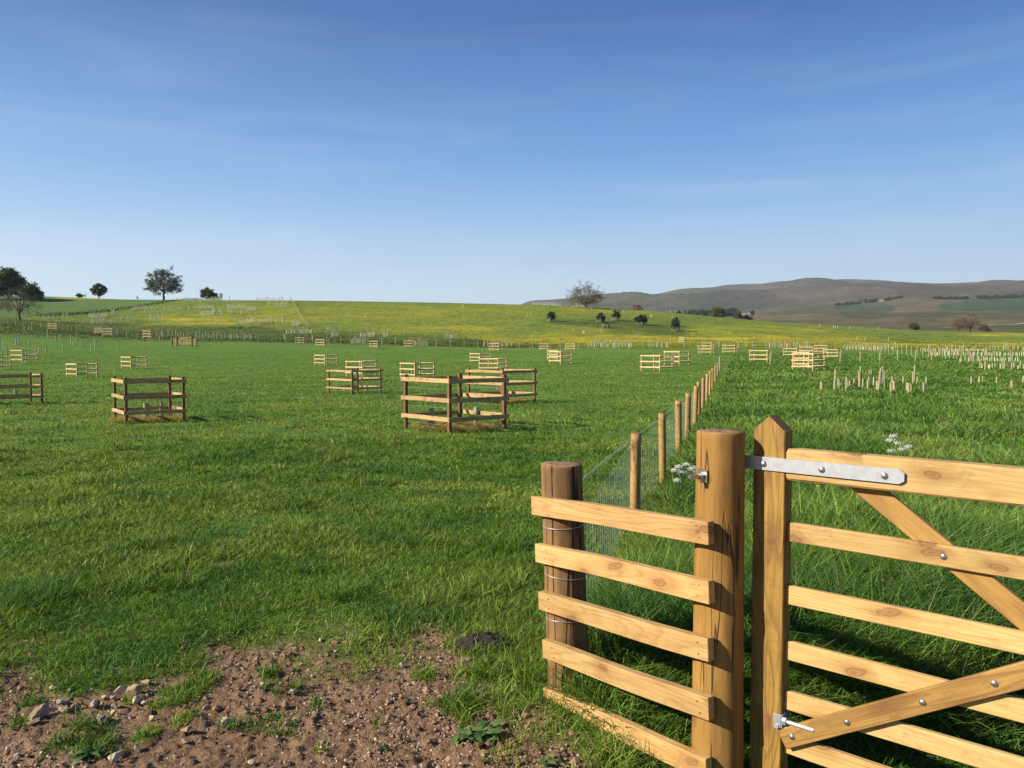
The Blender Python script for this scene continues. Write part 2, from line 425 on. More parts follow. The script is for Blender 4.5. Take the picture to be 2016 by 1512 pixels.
M_tubeG = plain('pale_green_tube', (0.255,0.306,0.178), (0.252,0.310,0.196), 3, 0.55, 0.0)
M_tubeT = plain('tan_tube', (0.376,0.303,0.180), (0.303,0.239,0.138), 3, 0.6, 0.0)
M_tubeD = plain('dark_green_tube', (0.03,0.07,0.05), (0.02,0.05,0.04), 3, 0.6, 0.0)
M_tubeO = plain('olive_tube', (0.272,0.281,0.145), (0.230,0.230,0.111), 3, 0.6, 0.0)
M_tstake = plain('tube_stake_wood', (0.50,0.34,0.17), (0.36,0.22,0.11), 10)
M_stone = plain('limestone', (0.361,0.268,0.173), (0.246,0.173,0.112), 14, 0.85, 0.6, 0.01)
M_stone2 = plain('pale_stone', (0.56,0.47,0.34), (0.42,0.34,0.24), 14, 0.85, 0.6, 0.01)
M_stone3 = plain('grey_stone', (0.34,0.29,0.235), (0.22,0.18,0.145), 14, 0.85, 0.6, 0.01)
M_grass = leafy('grass_blades', 0.5, 0.32, spec=0.15)
M_leaf = leafy('tree_leaves', 0.5, 0.25)
M_twig = plain('bark', (0.12,0.09,0.065), (0.07,0.05,0.038), 4)
M_bark = plain('dark_bark', (0.085,0.065,0.048), (0.05,0.037,0.027), 4)
M_white = plain('white_petals', (0.637,0.646,0.595), (0.552,0.561,0.493), 30, 0.6, 0)
M_yellow = plain('yellow_petals', (0.80,0.60,0.02), (0.75,0.5,0.02), 30, 0.4, 0)

# ------------------------------------------------------------------ ground sheets
def polar(r0, r1, ratio, fan=42.0, step=0.2, coarse=3.0):
    th = np.concatenate([np.arange(-180, -fan, coarse), np.arange(-fan, fan, step), np.arange(fan, 180, coarse)])
    th = np.radians(th)
    n = int(math.log(r1/r0)/math.log(ratio))+1
    r = r0*np.exp(np.linspace(0, math.log(r1/r0), n))
    RR, TH = np.meshgrid(r, th, indexing='ij')
    X = RR*np.sin(TH); Y = RR*np.cos(TH)
    m = len(th)
    a = np.arange(n-1)[:, None]*m; j = np.arange(m)[None, :]; j2 = (j+1) % m
    q = np.stack([a+j, a+j2, a+m+j2, a+m+j], -1).reshape(-1, 4)
    return X.ravel(), Y.ravel(), q, m
DIRT_PX = [-900, -200, 0, 130, 250, 330, 420, 520, 700, 850, 900, 935, 965, 1005, 1080, 1150, 1230, 1400]
DIRT_RW = [1340, 1350, 1348, 1352, 1342, 1300, 1262, 1250, 1248, 1262, 1300, 1350, 1405, 1440, 1468, 1500, 1580, 1700]
def dirtmask(X, Y):
    """1 on the trodden bare soil by the gateway, 0 in the grass"""
    Ym = np.maximum(Y, 0.8)
    px, row = proj(X, Ym, np.zeros_like(X))
    rb = np.interp(px, DIRT_PX, DIRT_RW)
    nn = (fbm(X*2.2, Y*2.2, 21, 4)-0.5)*330 + (fbm(X*9, Y*9, 22, 2)-0.5)*130
    d_ = sm(-75, 75, row - rb + nn*0.8)
    # small worn spots in the turf, and tufts of turf that hold on in the soil
    for (sx, sr, rad) in ((692,926,.13),(648,1040,.10),(282,1097,.13),(455,1068,.12),(425,1118,.10)):
        D_ = F*CAMH/(sr-HR); x_ = (sx-CX)/F*D_
        q2 = ((X-x_)**2/1.8+(Y-D_)**2)/rad**2+(fbm(X*7, Y*7, 24, 2)-0.5)*2.0
        d_ = np.maximum(d_, 0.75*(1-sm(0.3, 1.2, q2)))
    for (sx, sr, rp) in ((355,1375,52),(405,1345,40),(320,1395,30),(272,1458,26),(180,1483,34),(350,1428,26),(35,1395,28),(15,1440,20),(520,1335,26),(612,1385,15),(575,1365,14),(725,1262,42),(832,1338,26),(905,1395,48),(940,1330,50),(535,1378,12),(245,1390,16),(130,1378,12),(1000,1420,30),(150,1355,45),(690,1415,0)):
        D_ = F*CAMH/(sr-HR); x_ = (sx-CX)/F*D_; ra = rp*D_/F+1e-3
        q2 = ((X-x_)/ra)**2+((Y-D_)/(ra*1.15))**2+(fbm(X*9, Y*9, 25, 3)-0.5)*2.6
        d_ = d_*(1-0.9*(1-sm(0.2, 1.25, q2)))
    return np.where(Y > 0.8, d_, 1.0)
def masks(X, Y):
    r = np.hypot(X, Y)
    ok = Y > 1
    px, row = proj(X, np.maximum(Y, 1), H0(X, Y))
    f = lambda xs, ys: np.interp(px, xs, ys)
    nz = fbm(X/9., Y/9., 41, 4)-0.5
    nz2 = fbm(X/2.2, Y/4., 42, 3)-0.5
    hill = sm(128, 140, r)*ok
    # upper left pasture, beyond the sloping hedge line
    hedge = f([-500,80,170,250,340,420,2600],[628,622,617,607,592,560,500])
    lush = sm(-1.5, 1.5, hedge-row)*hill*(px < 430)
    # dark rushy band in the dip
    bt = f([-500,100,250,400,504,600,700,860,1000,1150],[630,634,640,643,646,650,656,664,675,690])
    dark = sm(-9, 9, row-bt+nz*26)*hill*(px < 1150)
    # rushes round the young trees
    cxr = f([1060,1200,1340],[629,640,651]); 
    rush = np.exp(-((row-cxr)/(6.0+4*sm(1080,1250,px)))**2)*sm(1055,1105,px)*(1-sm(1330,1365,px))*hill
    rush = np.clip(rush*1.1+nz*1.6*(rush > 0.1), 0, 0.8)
    # buttercups
    but = np.zeros_like(X)
    for (a, b_, c_, d_, s_) in ((290,620,628,9,0.65),(430,720,612,9,.35),(600,1050,618,16,.4),(900,1700,668,9,1.0),(1100,1640,650,10,.45),(1000,1400,612,8,.35),(1650,2200,678,5,0.9),(1900,2030,659,3,.9),(240,520,636,4,.5),(700,1000,648,8,.6)):
        but = np.maximum(but, s_*np.exp(-((row-c_)/d_)**2)*sm(a-50, a+60, px)*(1-sm(b_-60, b_+60, px)))
    strip = np.exp(-((row-587)/2.2)**2)*sm(95, 120, px)*(1-sm(225, 245, px))*hill
    but = but*(1-lush)*hill*(1-dark)
    but = np.clip(but*(0.55+2.2*(fbm(X/14., Y/7., 44, 4)-0.38)), 0, 1)*(1-rush)
    but = np.maximum(but, strip*0.9)
    return hill, lush, dark, rush, but
X, Y, q, m = polar(0.4, 470, 1.0062, 42, 0.2)
Z = H(X, Y)
r = np.hypot(X, Y)
dm = dirtmask(X, Y)
near = 1-sm(7.5, 10, r)
clod = (fbm(X*17, Y*17, 31, 4)-0.5)*0.021 + (fbm(X*3.2, Y*3.2, 32, 3)-0.5)*0.035
clod = clod + np.maximum(fbm(X*38, Y*38, 33, 2)-0.52, 0)*0.06
Z = Z + clod*dm*near - 0.012*dm*near
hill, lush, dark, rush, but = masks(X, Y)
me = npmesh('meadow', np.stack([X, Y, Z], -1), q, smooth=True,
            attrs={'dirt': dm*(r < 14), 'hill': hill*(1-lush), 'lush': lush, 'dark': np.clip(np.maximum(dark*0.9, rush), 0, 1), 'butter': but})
b = NB('meadow_ground')
tc = b.N('TexCoord'); co = tc.outputs['Object']
big = b.noise(b.mapping(co, (0.05,0.05,0.05)), 1.0, 4, 0.6)
mid = b.noise(b.mapping(co, (0.55,0.40,0.5)), 1.0, 5, 0.62)
fin = b.noise(b.mapping(co, (6,4.2,5)), 1.0, 4, 0.7)
gfar = b.noise(b.mapping(co, (0.42,0.30,0.4)), 1.0, 6, 0.8)
spot = b.noise(b.mapping(co, (0.30,0.16,0.3), (5,9,2)), 1.0, 3, 0.6)
c = b.mix(b.ramp(big, [(0.35,0),(0.65,1)]), (0.080,0.160,0.016), (0.112,0.200,0.022))
c = b.mix(b.math('MULTIPLY', b.ramp(mid, [(0.50,0),(0.66,1)]), 0.55), c, (0.048,0.105,0.018))
c = b.mix(b.math('MULTIPLY', b.ramp(fin, [(0.52,0),(0.72,1)]), 0.5), c, (0.15,0.22,0.03))
c = b.mix(b.math('MULTIPLY', b.ramp(fin, [(0.30,1),(0.45,0)]), 0.55), c, (0.024,0.052,0.010))
ch = b.mix(b.ramp(gfar, [(0.42,0),(0.62,1)]), (0.120,0.175,0.022), (0.180,0.220,0.030))
ch = b.mix(b.math('MULTIPLY', b.ramp(mid, [(0.50,0),(0.62,1)]), 0.6), ch, (0.060,0.100,0.018))
ch = b.mix(b.math('MULTIPLY', b.ramp(spot, [(0.60,0),(0.66,1)]), 0.75), ch, (0.035,0.060,0.014))
c = b.mix(b.attr('hill'), c, ch)
c = b.mix(b.attr('lush'), c, b.mix(big, (0.078,0.140,0.030), (0.100,0.165,0.036)))
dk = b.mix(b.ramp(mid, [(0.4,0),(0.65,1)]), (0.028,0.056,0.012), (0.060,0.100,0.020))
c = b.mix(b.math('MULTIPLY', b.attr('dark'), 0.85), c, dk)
yy = b.noise(b.mapping(co, (0.14,0.22,0.3)), 1.0, 7, 0.78)
by = b.math('MULTIPLY', b.attr('butter'), b.ramp(yy, [(0.42,0.12),(0.58,1.0)]))
c = b.mix(b.math('MULTIPLY', by, 0.9), c, (0.56,0.42,0.008))
d1 = b.noise(b.mapping(co, (3,3,3)), 1.0, 6, 0.7)
d2 = b.noise(b.mapping(co, (38,38,38)), 1.0, 5, 0.75)
dc = b.mix(b.ramp(d1, [(0.38,0),(0.62,1)]), (0.200,0.120,0.066), (0.300,0.195,0.115))
dc = b.mix(b.ramp(d2, [(0.36,1),(0.50,0)]), dc, (0.095,0.053,0.032))
dc = b.mix(b.math('MULTIPLY', b.ramp(d2, [(0.60,0),(0.70,1)]), 0.6), dc, (0.36,0.26,0.18))
soil = b.mix(b.attr('dirt'), c, dc)
b.base(soil)
b.b.inputs['Roughness'].default_value = 0.9; b.b.inputs['Specular IOR Level'].default_value = 0.15
hsum = b.math('ADD', b.math('MULTIPLY', mid, 0.20), b.math('MULTIPLY', fin, 0.035))
hsum = b.math('ADD', hsum, b.math('MULTIPLY', d2, 0.035))
b.bump(hsum, 0.9, 1.0)
me.materials.append(b.m)
tag(link('meadow', me), kind='structure')

# moor and fells: the sheet goes on to the horizon
X, Y, q, m = polar(440, 15000, 1.011, 42, 0.12)
Z = H(X, Y); r = np.hypot(X, Y)
Z = Z - 0.6*(1-sm(440, 500, r))
px, row = proj(X, np.maximum(Y, 1), Z)
n1 = fbm(X/420., Y/700., 51, 5); n2 = fbm(X/90., Y/160., 52, 5); n3 = fbm(X/1500., Y/1500., 53, 3); n4 = fbm(X/30., Y/60., 54, 3)
def lerp(a, b_, t): return np.asarray(a)*(1-t[:, None]) + np.asarray(b_)*t[:, None]
moor = lerp((0.160,0.145,0.075), (0.215,0.170,0.095), sm(.35,.65,n1))
moor = lerp(moor, (0.055,0.065,0.030), sm(.55,.66,n2)*.6)
moor = lerp(moor, (0.25,0.19,0.10), sm(.56,.68,n4)*.35)
fell = lerp((0.130,0.122,0.098), (0.190,0.150,0.110), sm(.38,.62,n1))
fell = lerp(fell, (0.125,0.130,0.085), sm(.45,.6,n3)*.6)
fell = lerp(fell, (0.25,0.165,0.115), sm(.60,.70,n2)*.35)
col = lerp(moor, fell, sm(2000, 3000, r))
gul = sm(.56,.66,1-np.abs(2*fbm(X/600.+1.7, Y/1500., 57, 4)-1))
fl_ = sm(2000, 3000, r)
col = lerp(col, (0.085,0.080,0.062), gul*fl_*.45)
grn = sm(.50,.62,fbm(X/380., Y/300., 58, 4))*sm(900, 1300, r)*(1-sm(3000, 4200, r))
col = lerp(col, (0.085,0.105,0.045), grn*.5)
gm = np.zeros_like(X)
for (x0,x1,y0,y1) in ((1645,1700,599,609),(1690,1760,603,613),(1895,2080,586,612),(1850,1905,597,611),(1455,1500,603,608),(1340,1400,606,614)):
    gm = np.maximum(gm, sm(x0-6,x0+6,px)*(1-sm(x1-6,x1+6,px))*sm(y0-2,y0+2,row+(px-1700)*0.0)*(1-sm(y1-2,y1+2,row)))
gm *= (Y > 0)*(r < 4500)*(r > 900)
col = lerp(col, (0.055,0.105,0.045), gm*0.85)
bank = np.exp(-((row-645)/6)**2)*sm(1930,1990,px)*(r < 1000)*(Y > 0)
col = lerp(col, (0.09,0.14,0.03), bank*.9)
me = npmesh('hills', np.stack([X, Y, Z], -1), q, col=col, smooth=True)
b = NB('moorland'); tc = b.N('TexCoord')
n = b.noise(b.mapping(tc.outputs['Object'], (0.02,0.012,0.02)), 1.0, 8, 0.72)
b.base(b.mix(1.0, b.attr('col', 'Color'), b.ramp(n, [(0.3, 0.40), (0.7, 0.86)]), 'MULTIPLY'))
b.b.inputs['Roughness'].default_value = 1; b.b.inputs['Specular IOR Level'].default_value = 0.05
b.bump(n, 0.8, 14.0)
me.materials.append(b.m)
tag(link('hills', me), kind='structure')

# pale lane climbing over the moor on the right
def ribbon(name, pts, wid, mat, lift=0.3, kind='structure'):
    P = []
    for i in range(len(pts)-1):
        for k in range(12):
            P.append(pts[i].lerp(pts[i+1], k/12))
    P.append(pts[-1]); V = []
    for i, p in enumerate(P):
        d = (P[min(i+1, len(P)-1)]-P[max(i-1, 0)]); d.z = 0; d.normalize(); s_ = Vector((-d.y, d.x, 0))*wid/2
        for e in (-1, 1):
            t_ = p + s_*e; V.append((t_.x, t_.y, Hs(t_.x, t_.y)+lift))
    qq = [[2*i, 2*i+1, 2*i+3, 2*i+2] for i in range(len(P)-1)]
    return tag(link(name, npmesh(name, V, qq, mat=mat)), kind=kind)
M_lane = plain('pale_lane', (0.357,0.315,0.264), (0.289,0.255,0.212), 0.5, 0.9, 0)
ribbon('lane', [place(1860, 646, 500, 1500), place(1940, 643, 500, 1500), place(2016, 637.5, 500, 1500), place(2120, 628, 500, 1500)], 5, M_lane, 0.5)

# ------------------------------------------------------------------ grass
rng = np.random.default_rng(7)
def fence_x(Y): return 0.26 + 0.287*(Y-4.0)
def beyond_panel(X, Y):
    """true on the field side of the rail panel and gate"""
    a = (X-0.09)*0.78 + (Y-3.76)*0.626
    g_ = (X-0.943)*0.664 + (Y-3.06)*0.748
    return np.where(X < 0.86, a > 0.02, g_ > 0.02)
def tallmask(X, Y):
    return sm(-0.1, 0.25, X - fence_x(Y))*np.where(Y < 4.6, beyond_panel(X, Y)*1.0, 1.0)
def sample(n, r0, r1, p, fan=41.0):
    """points with density falling as r**-p"""
    u = rng.random(n); e = 2-p
    r_ = (r0**e + u*(r1**e-r0**e))**(1/e) if abs(e) > 1e-6 else r0*(r1/r0)**u
    th = np.radians((rng.random(n)*2-1)*fan)
    return r_*np.sin(th), r_*np.cos(th)
def blades(name, X, Y, hgt, wid, lean, col, segs=3, zoff=-0.01):
    n = len(X)
    Z = H(X, Y)+zoff
    yaw = rng.random(n)*2*np.pi; ld = rng.random(n)*2*np.pi
    wx = np.cos(yaw)*wid/2; wy = np.sin(yaw)*wid/2
    lx = np.cos(ld)*lean*hgt; ly = np.sin(ld)*lean*hgt
    V = np.empty((n, 2*segs+1, 3), np.float32); cc = np.empty((n, 2*segs+1, 3), np.float32)
    for k in range(segs+1):
        t = k/segs; bx = X+lx*t**1.9; by_ = Y+ly*t**1.9; bz = Z+hgt*(t-0.25*lean*t**2.2)
        ws = 1-0.75*t**1.6
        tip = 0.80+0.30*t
        if k < segs:
            V[:, 2*k] = np.stack([bx-wx*ws, by_-wy*ws, bz], -1); V[:, 2*k+1] = np.stack([bx+wx*ws, by_+wy*ws, bz], -1)
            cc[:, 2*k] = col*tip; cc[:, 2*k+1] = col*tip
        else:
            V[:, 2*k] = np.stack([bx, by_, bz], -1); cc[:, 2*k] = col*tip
    base = (np.arange(n)*(2*segs+1))[:, None]
    q_ = np.concatenate([base+np.array([2*k, 2*k+1, 2*k+3, 2*k+2]) for k in range(segs-1)]) if segs > 1 else None
    t_ = base+np.array([2*segs-2, 2*segs-1, 2*segs])
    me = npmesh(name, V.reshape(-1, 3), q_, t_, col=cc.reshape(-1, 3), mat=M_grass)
    return me
def grasscol(X, Y, n, dry=0.0):
    """each blade its own green; patches lean yellow, blue-green or straw"""
    a = fbm(X*0.45, Y*0.45, 61, 4)[:, None]; b_ = fbm(X*1.9, Y*1.9, 62, 3)[:, None]
    rr = rng.random((n, 1)); r2 = rng.random((n, 1))
    c1 = np.array([0.128,0.235,0.026]); c2 = np.array([0.310,0.390,0.070]); c3 = np.array([0.058,0.165,0.028])
    t = np.clip(0.5+(a-0.5)*3.6+(rr-0.5)*1.3, 0, 1)
    c_ = c1*(1-t)+c2*t
    k = np.clip((b_-0.48)*6, 0, 1)
    c_ = c_*(1-k*0.7)+c3*k*0.7
    st_ = (r2 < 0.05+0.10*np.clip((fbm(X*0.7+3, Y*0.7, 66, 3)[:, None]-0.55)*8, 0, 1)+dry)
    return np.where(st_, np.array([0.30,0.25,0.10])*(0.6+0.5*rr), c_*(0.38+0.92*rng.random((n, 1))))
def grow(X, Y):
    """height of the grass (m) at a point, 0 where bare"""
    d_ = dirtmask(X, Y); t = tallmask(X, Y)
    n_ = fbm(X*1.3, Y*1.3, 71, 3)
    r_ = np.hypot(X, Y)
    hh = 0.048+0.028*sm(.35,.75,n_)
    tuft = sm(.60,.72, fbm(X*2.6, Y*2.6, 72, 3))
    hh = hh+tuft*0.055*(1-0.6*sm(14, 30, r_))
    # lush fringe by the panel and where the soil ends
    fr = np.exp(-((X+0.25)**2+(Y-3.25)**2)/0.10)
    hh = hh + 0.09*fr*(1-sm(0.25, 0.6, X))
    th_ = (0.22+0.22*sm(.3,.7,fbm(X*0.8, Y*0.8, 73, 3)))*(1-0.55*sm(8, 20, r_))*(0.35+0.65*sm(3.4, 4.6, Y+0.35*X))
    hh = hh*(1-t)+th_*t
    return hh, d_, t
for name, cnt, r0, r1, p, segs in (('grass', 560000, 2.6, 15, 1.75, 3), ('meadow_grass', 420000, 15, 110, 1.85, 2)):
    X, Y = sample(cnt, r0, r1, p)
    hh, d_, t = grow(X, Y)
    keep = rng.random(cnt) > d_*1.0
    sprig = (fbm(X*5.0, Y*5.0, 75, 2) > 0.72) & (rng.random(cnt) < 0.55)
    keep |= sprig
    # short camera-side turf under the gate stays lower
    keep &= ~((Y < 3.0) & (X > 0.3) & (~beyond_panel(X, Y)) & (rng.random(cnt) < 0.7))
    bare = fbm(X*0.8+5, Y*0.8, 78, 3) > 0.70
    keep &= ~(bare & (rng.random(cnt) < 0.6) & (t < 0.5))
    X, Y, hh, d_, t = X[keep], Y[keep], hh[keep], d_[keep], t[keep]
    n = len(X); r_ = np.hypot(X, Y)
    hgt = hh*(0.35+1.15*rng.random(n)**1.4)*(1-0.45*d_)
    wid = (0.0038+0.0034*rng.random(n))*(1+0.25*t)*np.maximum(1, (r_/5.0))**0.88
    lean = 0.25+1.25*rng.random(n)
    col = grasscol(X, Y, n)
    col = col*(1-t[:, None]*np.array([0.22,0.10,0.05]))
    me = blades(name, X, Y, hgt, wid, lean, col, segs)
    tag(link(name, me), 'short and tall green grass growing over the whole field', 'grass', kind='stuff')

# coarse tussocks and buttercup heads on the far hillside
X, Y = sample(150000, 128, 300, 0.9, 35)
hill, lush, dark, rush, but = masks(X, Y)
k = rng.random(len(X)) < (hill*(1-lush*0.85)*(0.45+0.55*sm(.42,.6,fbm(X/3.0, Y/3.0, 91, 3))))
X, Y, dark, rush, but = X[k], Y[k], dark[k], rush[k], but[k]; n = len(X)
q1 = rng.random((n, 1)); q2 = rng.random(n)
pt = sm(.50,.62,fbm(X/6.0, Y/6.0, 92, 3))[:, None]
col = (np.array([0.13,0.20,0.022])*(1-q1)+np.array([0.24,0.28,0.04])*q1)*(1-.5*pt)
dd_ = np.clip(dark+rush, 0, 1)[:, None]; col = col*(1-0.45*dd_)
yb = (q2 < but*0.75*(0.3+1.1*sm(.45,.6,fbm(X/5.0, Y/8.0, 93, 3))))
col = np.where(yb[:, None], np.array([0.46,0.38,0.015]), col)
hgt = np.where(yb, .17, .06+.11*rng.random(n)*(1+0.6*dd_[:, 0]))
wid = np.where(yb, .15, .14+.14*rng.random(n))
tag(link('hill_grass', blades('hill_grass', X, Y, hgt, wid, 0.5+rng.random(n), col, 2)), 'coarse tussock grass and yellow buttercups on the far hillside', 'grass', kind='stuff')

# ------------------------------------------------------------------ stones, gravel, molehill, weeds
def rock_mesh(name, seed, mat):
    rn = random.Random(seed); bm = bmesh.new()
    bmesh.ops.create_icosphere(bm, subdivisions=4, radius=0.5)
    cuts = [(Vector((rn.gauss(0,1), rn.gauss(0,1), rn.gauss(0,1))).normalized(), rn.uniform(0.20, 0.36)) for _ in range(13)]
    for v in bm.verts:
        p = v.co.copy()
        for d_, l in cuts:
            e = p.dot(d_)
            if e > l: p -= d_*(e-l)*0.99
        p *= 1+0.05*math.sin(p.x*19+seed)*math.cos(p.y*17)
        v.co = Vector((p.x*1.2, p.y*0.85, p.z*0.70))
    me = bpy.data.meshes.new(name); bm.to_mesh(me); bm.free(); me.materials.append(mat); return me
rocks = [rock_mesh('stone', s, m_) for s, m_ in ((1,M_stone),(2,M_stone2),(3,M_stone3),(4,M_stone),(5,M_stone2),(6,M_stone3))]
ST = [ # x, y, width px, mesh, label
(76,1405,44,0,'largest sandy boulder on the bare soil at far left'),
(66,1420,24,3,'flat tan stone propped under the largest boulder'),
(105,1355,16,1,'small pale stone in the soil just above the largest boulder'),
(139,1358,18,2,'grey stone at the grass edge left of the stone heap'),
(122,1382,22,2,'angular grey-brown stone between the boulder and the stone heap'),
(236,1356,28,1,'white-faced stone tucked under the grass at the top of the heap'),
(261,1357,32,0,'large tan stone at the top of the heap beside the white-faced one'),
(287,1342,20,3,'pinkish stone lying in the grass above the heap'),
(205,1371,11,4,'small white stone at the middle of the heap'),
(223,1373,16,4,'white upright stone in the middle of the heap'),
(266,1380,25,1,'long pale stone on the grass tuft right of the heap'),
(285,1383,14,4,'round pale stone at the right end of the heap'),
(185,1386,26,2,'dark grey slab on the left of the heap'),
(225,1388,22,5,'broad grey stone at the foot of the heap'),
(202,1384,15,2,'grey stone wedged in the centre of the heap'),
(147,1390,18,0,'flat tan stone right of the largest boulder'),
(126,1398,18,1,'flat pale stone close to the boulder and its shadow'),
(200,1415,42,2,'longest grey-brown stone, lying below the heap'),
(223,1401,16,4,'pale chip just above the longest grey-brown stone'),
(300,1412,14,4,'pale chip on bare soil right of the heap'),
(445,1420,21,1,'pale block alone on the brown soil'),
(366,1435,25,3,'tan stone beside the green sprig in the soil'),
(406,1394,16,0,'flat tan stone at the tip of the grass tongue'),
(270,1471,18,5,'upright grey stone beside a low green weed'),
(34,1486,20,5,'rounded grey stone near the bottom left corner'),
(226,1492,32,1,'long flat pale stone near the bottom edge'),
(494,1501,19,4,'pale stone cut by the bottom edge'),
(364,1461,16,3,'tan stone in the middle of the gravel'),
(344,1491,13,4,'small white stone near the bottom edge'),
(415,1331,12,4,'white pebble at the edge of the upper gravel'),
(314,1310,14,0,'tan stone half hidden in grass above the heap'),
(370,1264,10,1,'small pale stone in the upper grass'),
(633,1304,9,4,'white pebble in the middle of the upper gravel'),
(661,1283,9,4,'white pebble near the top of the gravel'),
(631,1262,10,1,'pale chip at the upper grass edge'),
(577,1361,18,5,'grey stone in the centre of the bare soil'),
(565,1386,10,3,'small orange-tan stone in the bare soil'),
(579,1415,9,4,'round cream pebble in the bare soil'),
(696,1421,12,3,'brown stone in the trodden mud'),
(519,1347,15,1,'pale stone beside a sprig left of the mud'),
(792,1307,15,5,'long grey stone below the grass on the upper gravel'),
(965,1452,22,3,'brown clod-like stone beside the leafy weed'),
(105,1397,14,1,'thin pale stone against the boulder shadow')]
rn = random.Random(5)
for (x, y, wpx, k, lb) in ST:
    p = place(x, y+wpx*0.18, 2.5, 12); s = wpx*p.y/F*(1.25 if wpx < 26 else 1.08)
    o = link('stone', rocks[k]); o.location = (p.x, p.y, p.z+s*0.10)
    o.scale = (s, s*rn.uniform(.7,.95), s*rn.uniform(.7,.95)); o.rotation_euler = (rn.uniform(-.3,.3), rn.uniform(-.3,.3), rn.uniform(0,6))
    tag(o, lb, 'stone', 'stones on the bare soil')
# gravel and crumbs of soil: uncountable
def gravel(name, cnt, smin, smax, cols, lab, thr, seed):
    ico = [(0,0,1),(.9,0,.3),(.28,.85,.3),(-.72,.53,.3),(-.72,-.53,.3),(.28,-.85,.3),(.7,.5,-.4),(-.27,.85,-.4),(-.88,0,-.4),(-.27,-.85,-.4),(.7,-.5,-.4)]
    T_ = [(0,1,2),(0,2,3),(0,3,4),(0,4,5),(0,5,1),(1,6,2),(2,7,3),(3,8,4),(4,9,5),(5,10,1),(2,6,7),(3,7,8),(4,8,9),(5,9,10),(1,10,6)]
    X, Y = sample(cnt, 2.3, 8.5, 1.0, 40)
    d_ = dirtmask(X, Y); patch = fbm(X*1.1, Y*1.1, seed, 3)
    k = (rng.random(cnt) < d_) & (patch+rng.random(cnt)*0.25 > thr)
    X, Y = X[k], Y[k]; n = len(X)
    clod = (fbm(X*17, Y*17, 31, 4)-0.5)*0.021 + (fbm(X*3.2, Y*3.2, 32, 3)-0.5)*0.035 + np.maximum(fbm(X*38, Y*38, 33, 2)-0.52, 0)*0.06
    Z = H(X, Y)+clod*d_[k]-0.012*d_[k]
    s = smin+(smax-smin)*rng.random(n)**5
    B = np.array(ico)[None]*(0.65+0.6*rng.random((n, 11, 3)))
    an = rng.random(n)*6.3; ca, sa = np.cos(an)[:, None], np.sin(an)[:, None]
    bx = B[..., 0]*ca-B[..., 1]*sa; by_ = (B[..., 0]*sa+B[..., 1]*ca); bz = B[..., 2]*0.7
    V = np.stack([bx*s[:, None]+X[:, None], by_*s[:, None]+Y[:, None], bz*s[:, None]+Z[:, None]+s[:, None]*0.15], -1)
    t_ = (np.arange(n)*11)[:, None, None]+np.array(T_)[None]
    c_ = np.array(cols)[rng.integers(0, len(cols), n)]*(0.7+0.6*rng.random((n, 1)))
    bmat = NB(name); bmat.base(bmat.attr('col', 'Color')); bmat.b.inputs['Roughness'].default_value = .9
    me = npmesh(name, V.reshape(-1, 3), None, t_.reshape(-1, 3), col=np.repeat(c_, 11, 0), mat=bmat.m)
    tag(link(name, me), lab, name, kind='stuff')
gravel('gravel', 170000, 0.0016, 0.011, [(0.29,0.20,0.13),(0.21,0.145,0.10),(0.42,0.33,0.23),(0.17,0.11,0.075),(0.26,0.17,0.11)], 'fine mixed gravel scattered over the trodden bare soil', 0.62, 81)
gravel('soil_clods', 26000, 0.006, 0.024, [(0.20,0.115,0.068),(0.24,0.145,0.088),(0.13,0.075,0.045)], 'crumbly brown clods of soil on the bare ground', 0.52, 83)
# molehill
p = place(955, 1272, 3, 9)
V = []; qd = []; nr, na = 22, 60
for i in range(nr+1):
    for j in range(na):
        t = i/nr; a = 2*math.pi*j/na
        rr = t*0.115*(1+0.22*math.sin(a*2+1)+0.10*math.sin(a*5))
        zz = 0.036*(1-t**1.6)+0.034*(1-t*.6)*(vn(math.cos(a)*rr*70+9, math.sin(a)*rr*70+5, 3)-0.5)-0.012*t
        V.append((rr*math.cos(a)*1.25, rr*math.sin(a), float(zz)))
for i in range(nr):
    for j in range(na): qd.append([i*na+j, (i+1)*na+j, (i+1)*na+(j+1)%na, i*na+(j+1)%na])
M_mole = plain('dark_earth', (0.043,0.031,0.025), (0.022,0.016,0.014), 45, 0.95, 1.0, 0.02)
tag(link('molehill', npmesh('molehill', V, qd, mat=M_mole, smooth=True), loc=(p.x, p.y, p.z+0.03)), 'dark crumbly molehill in the grass above the bare soil', 'molehill')

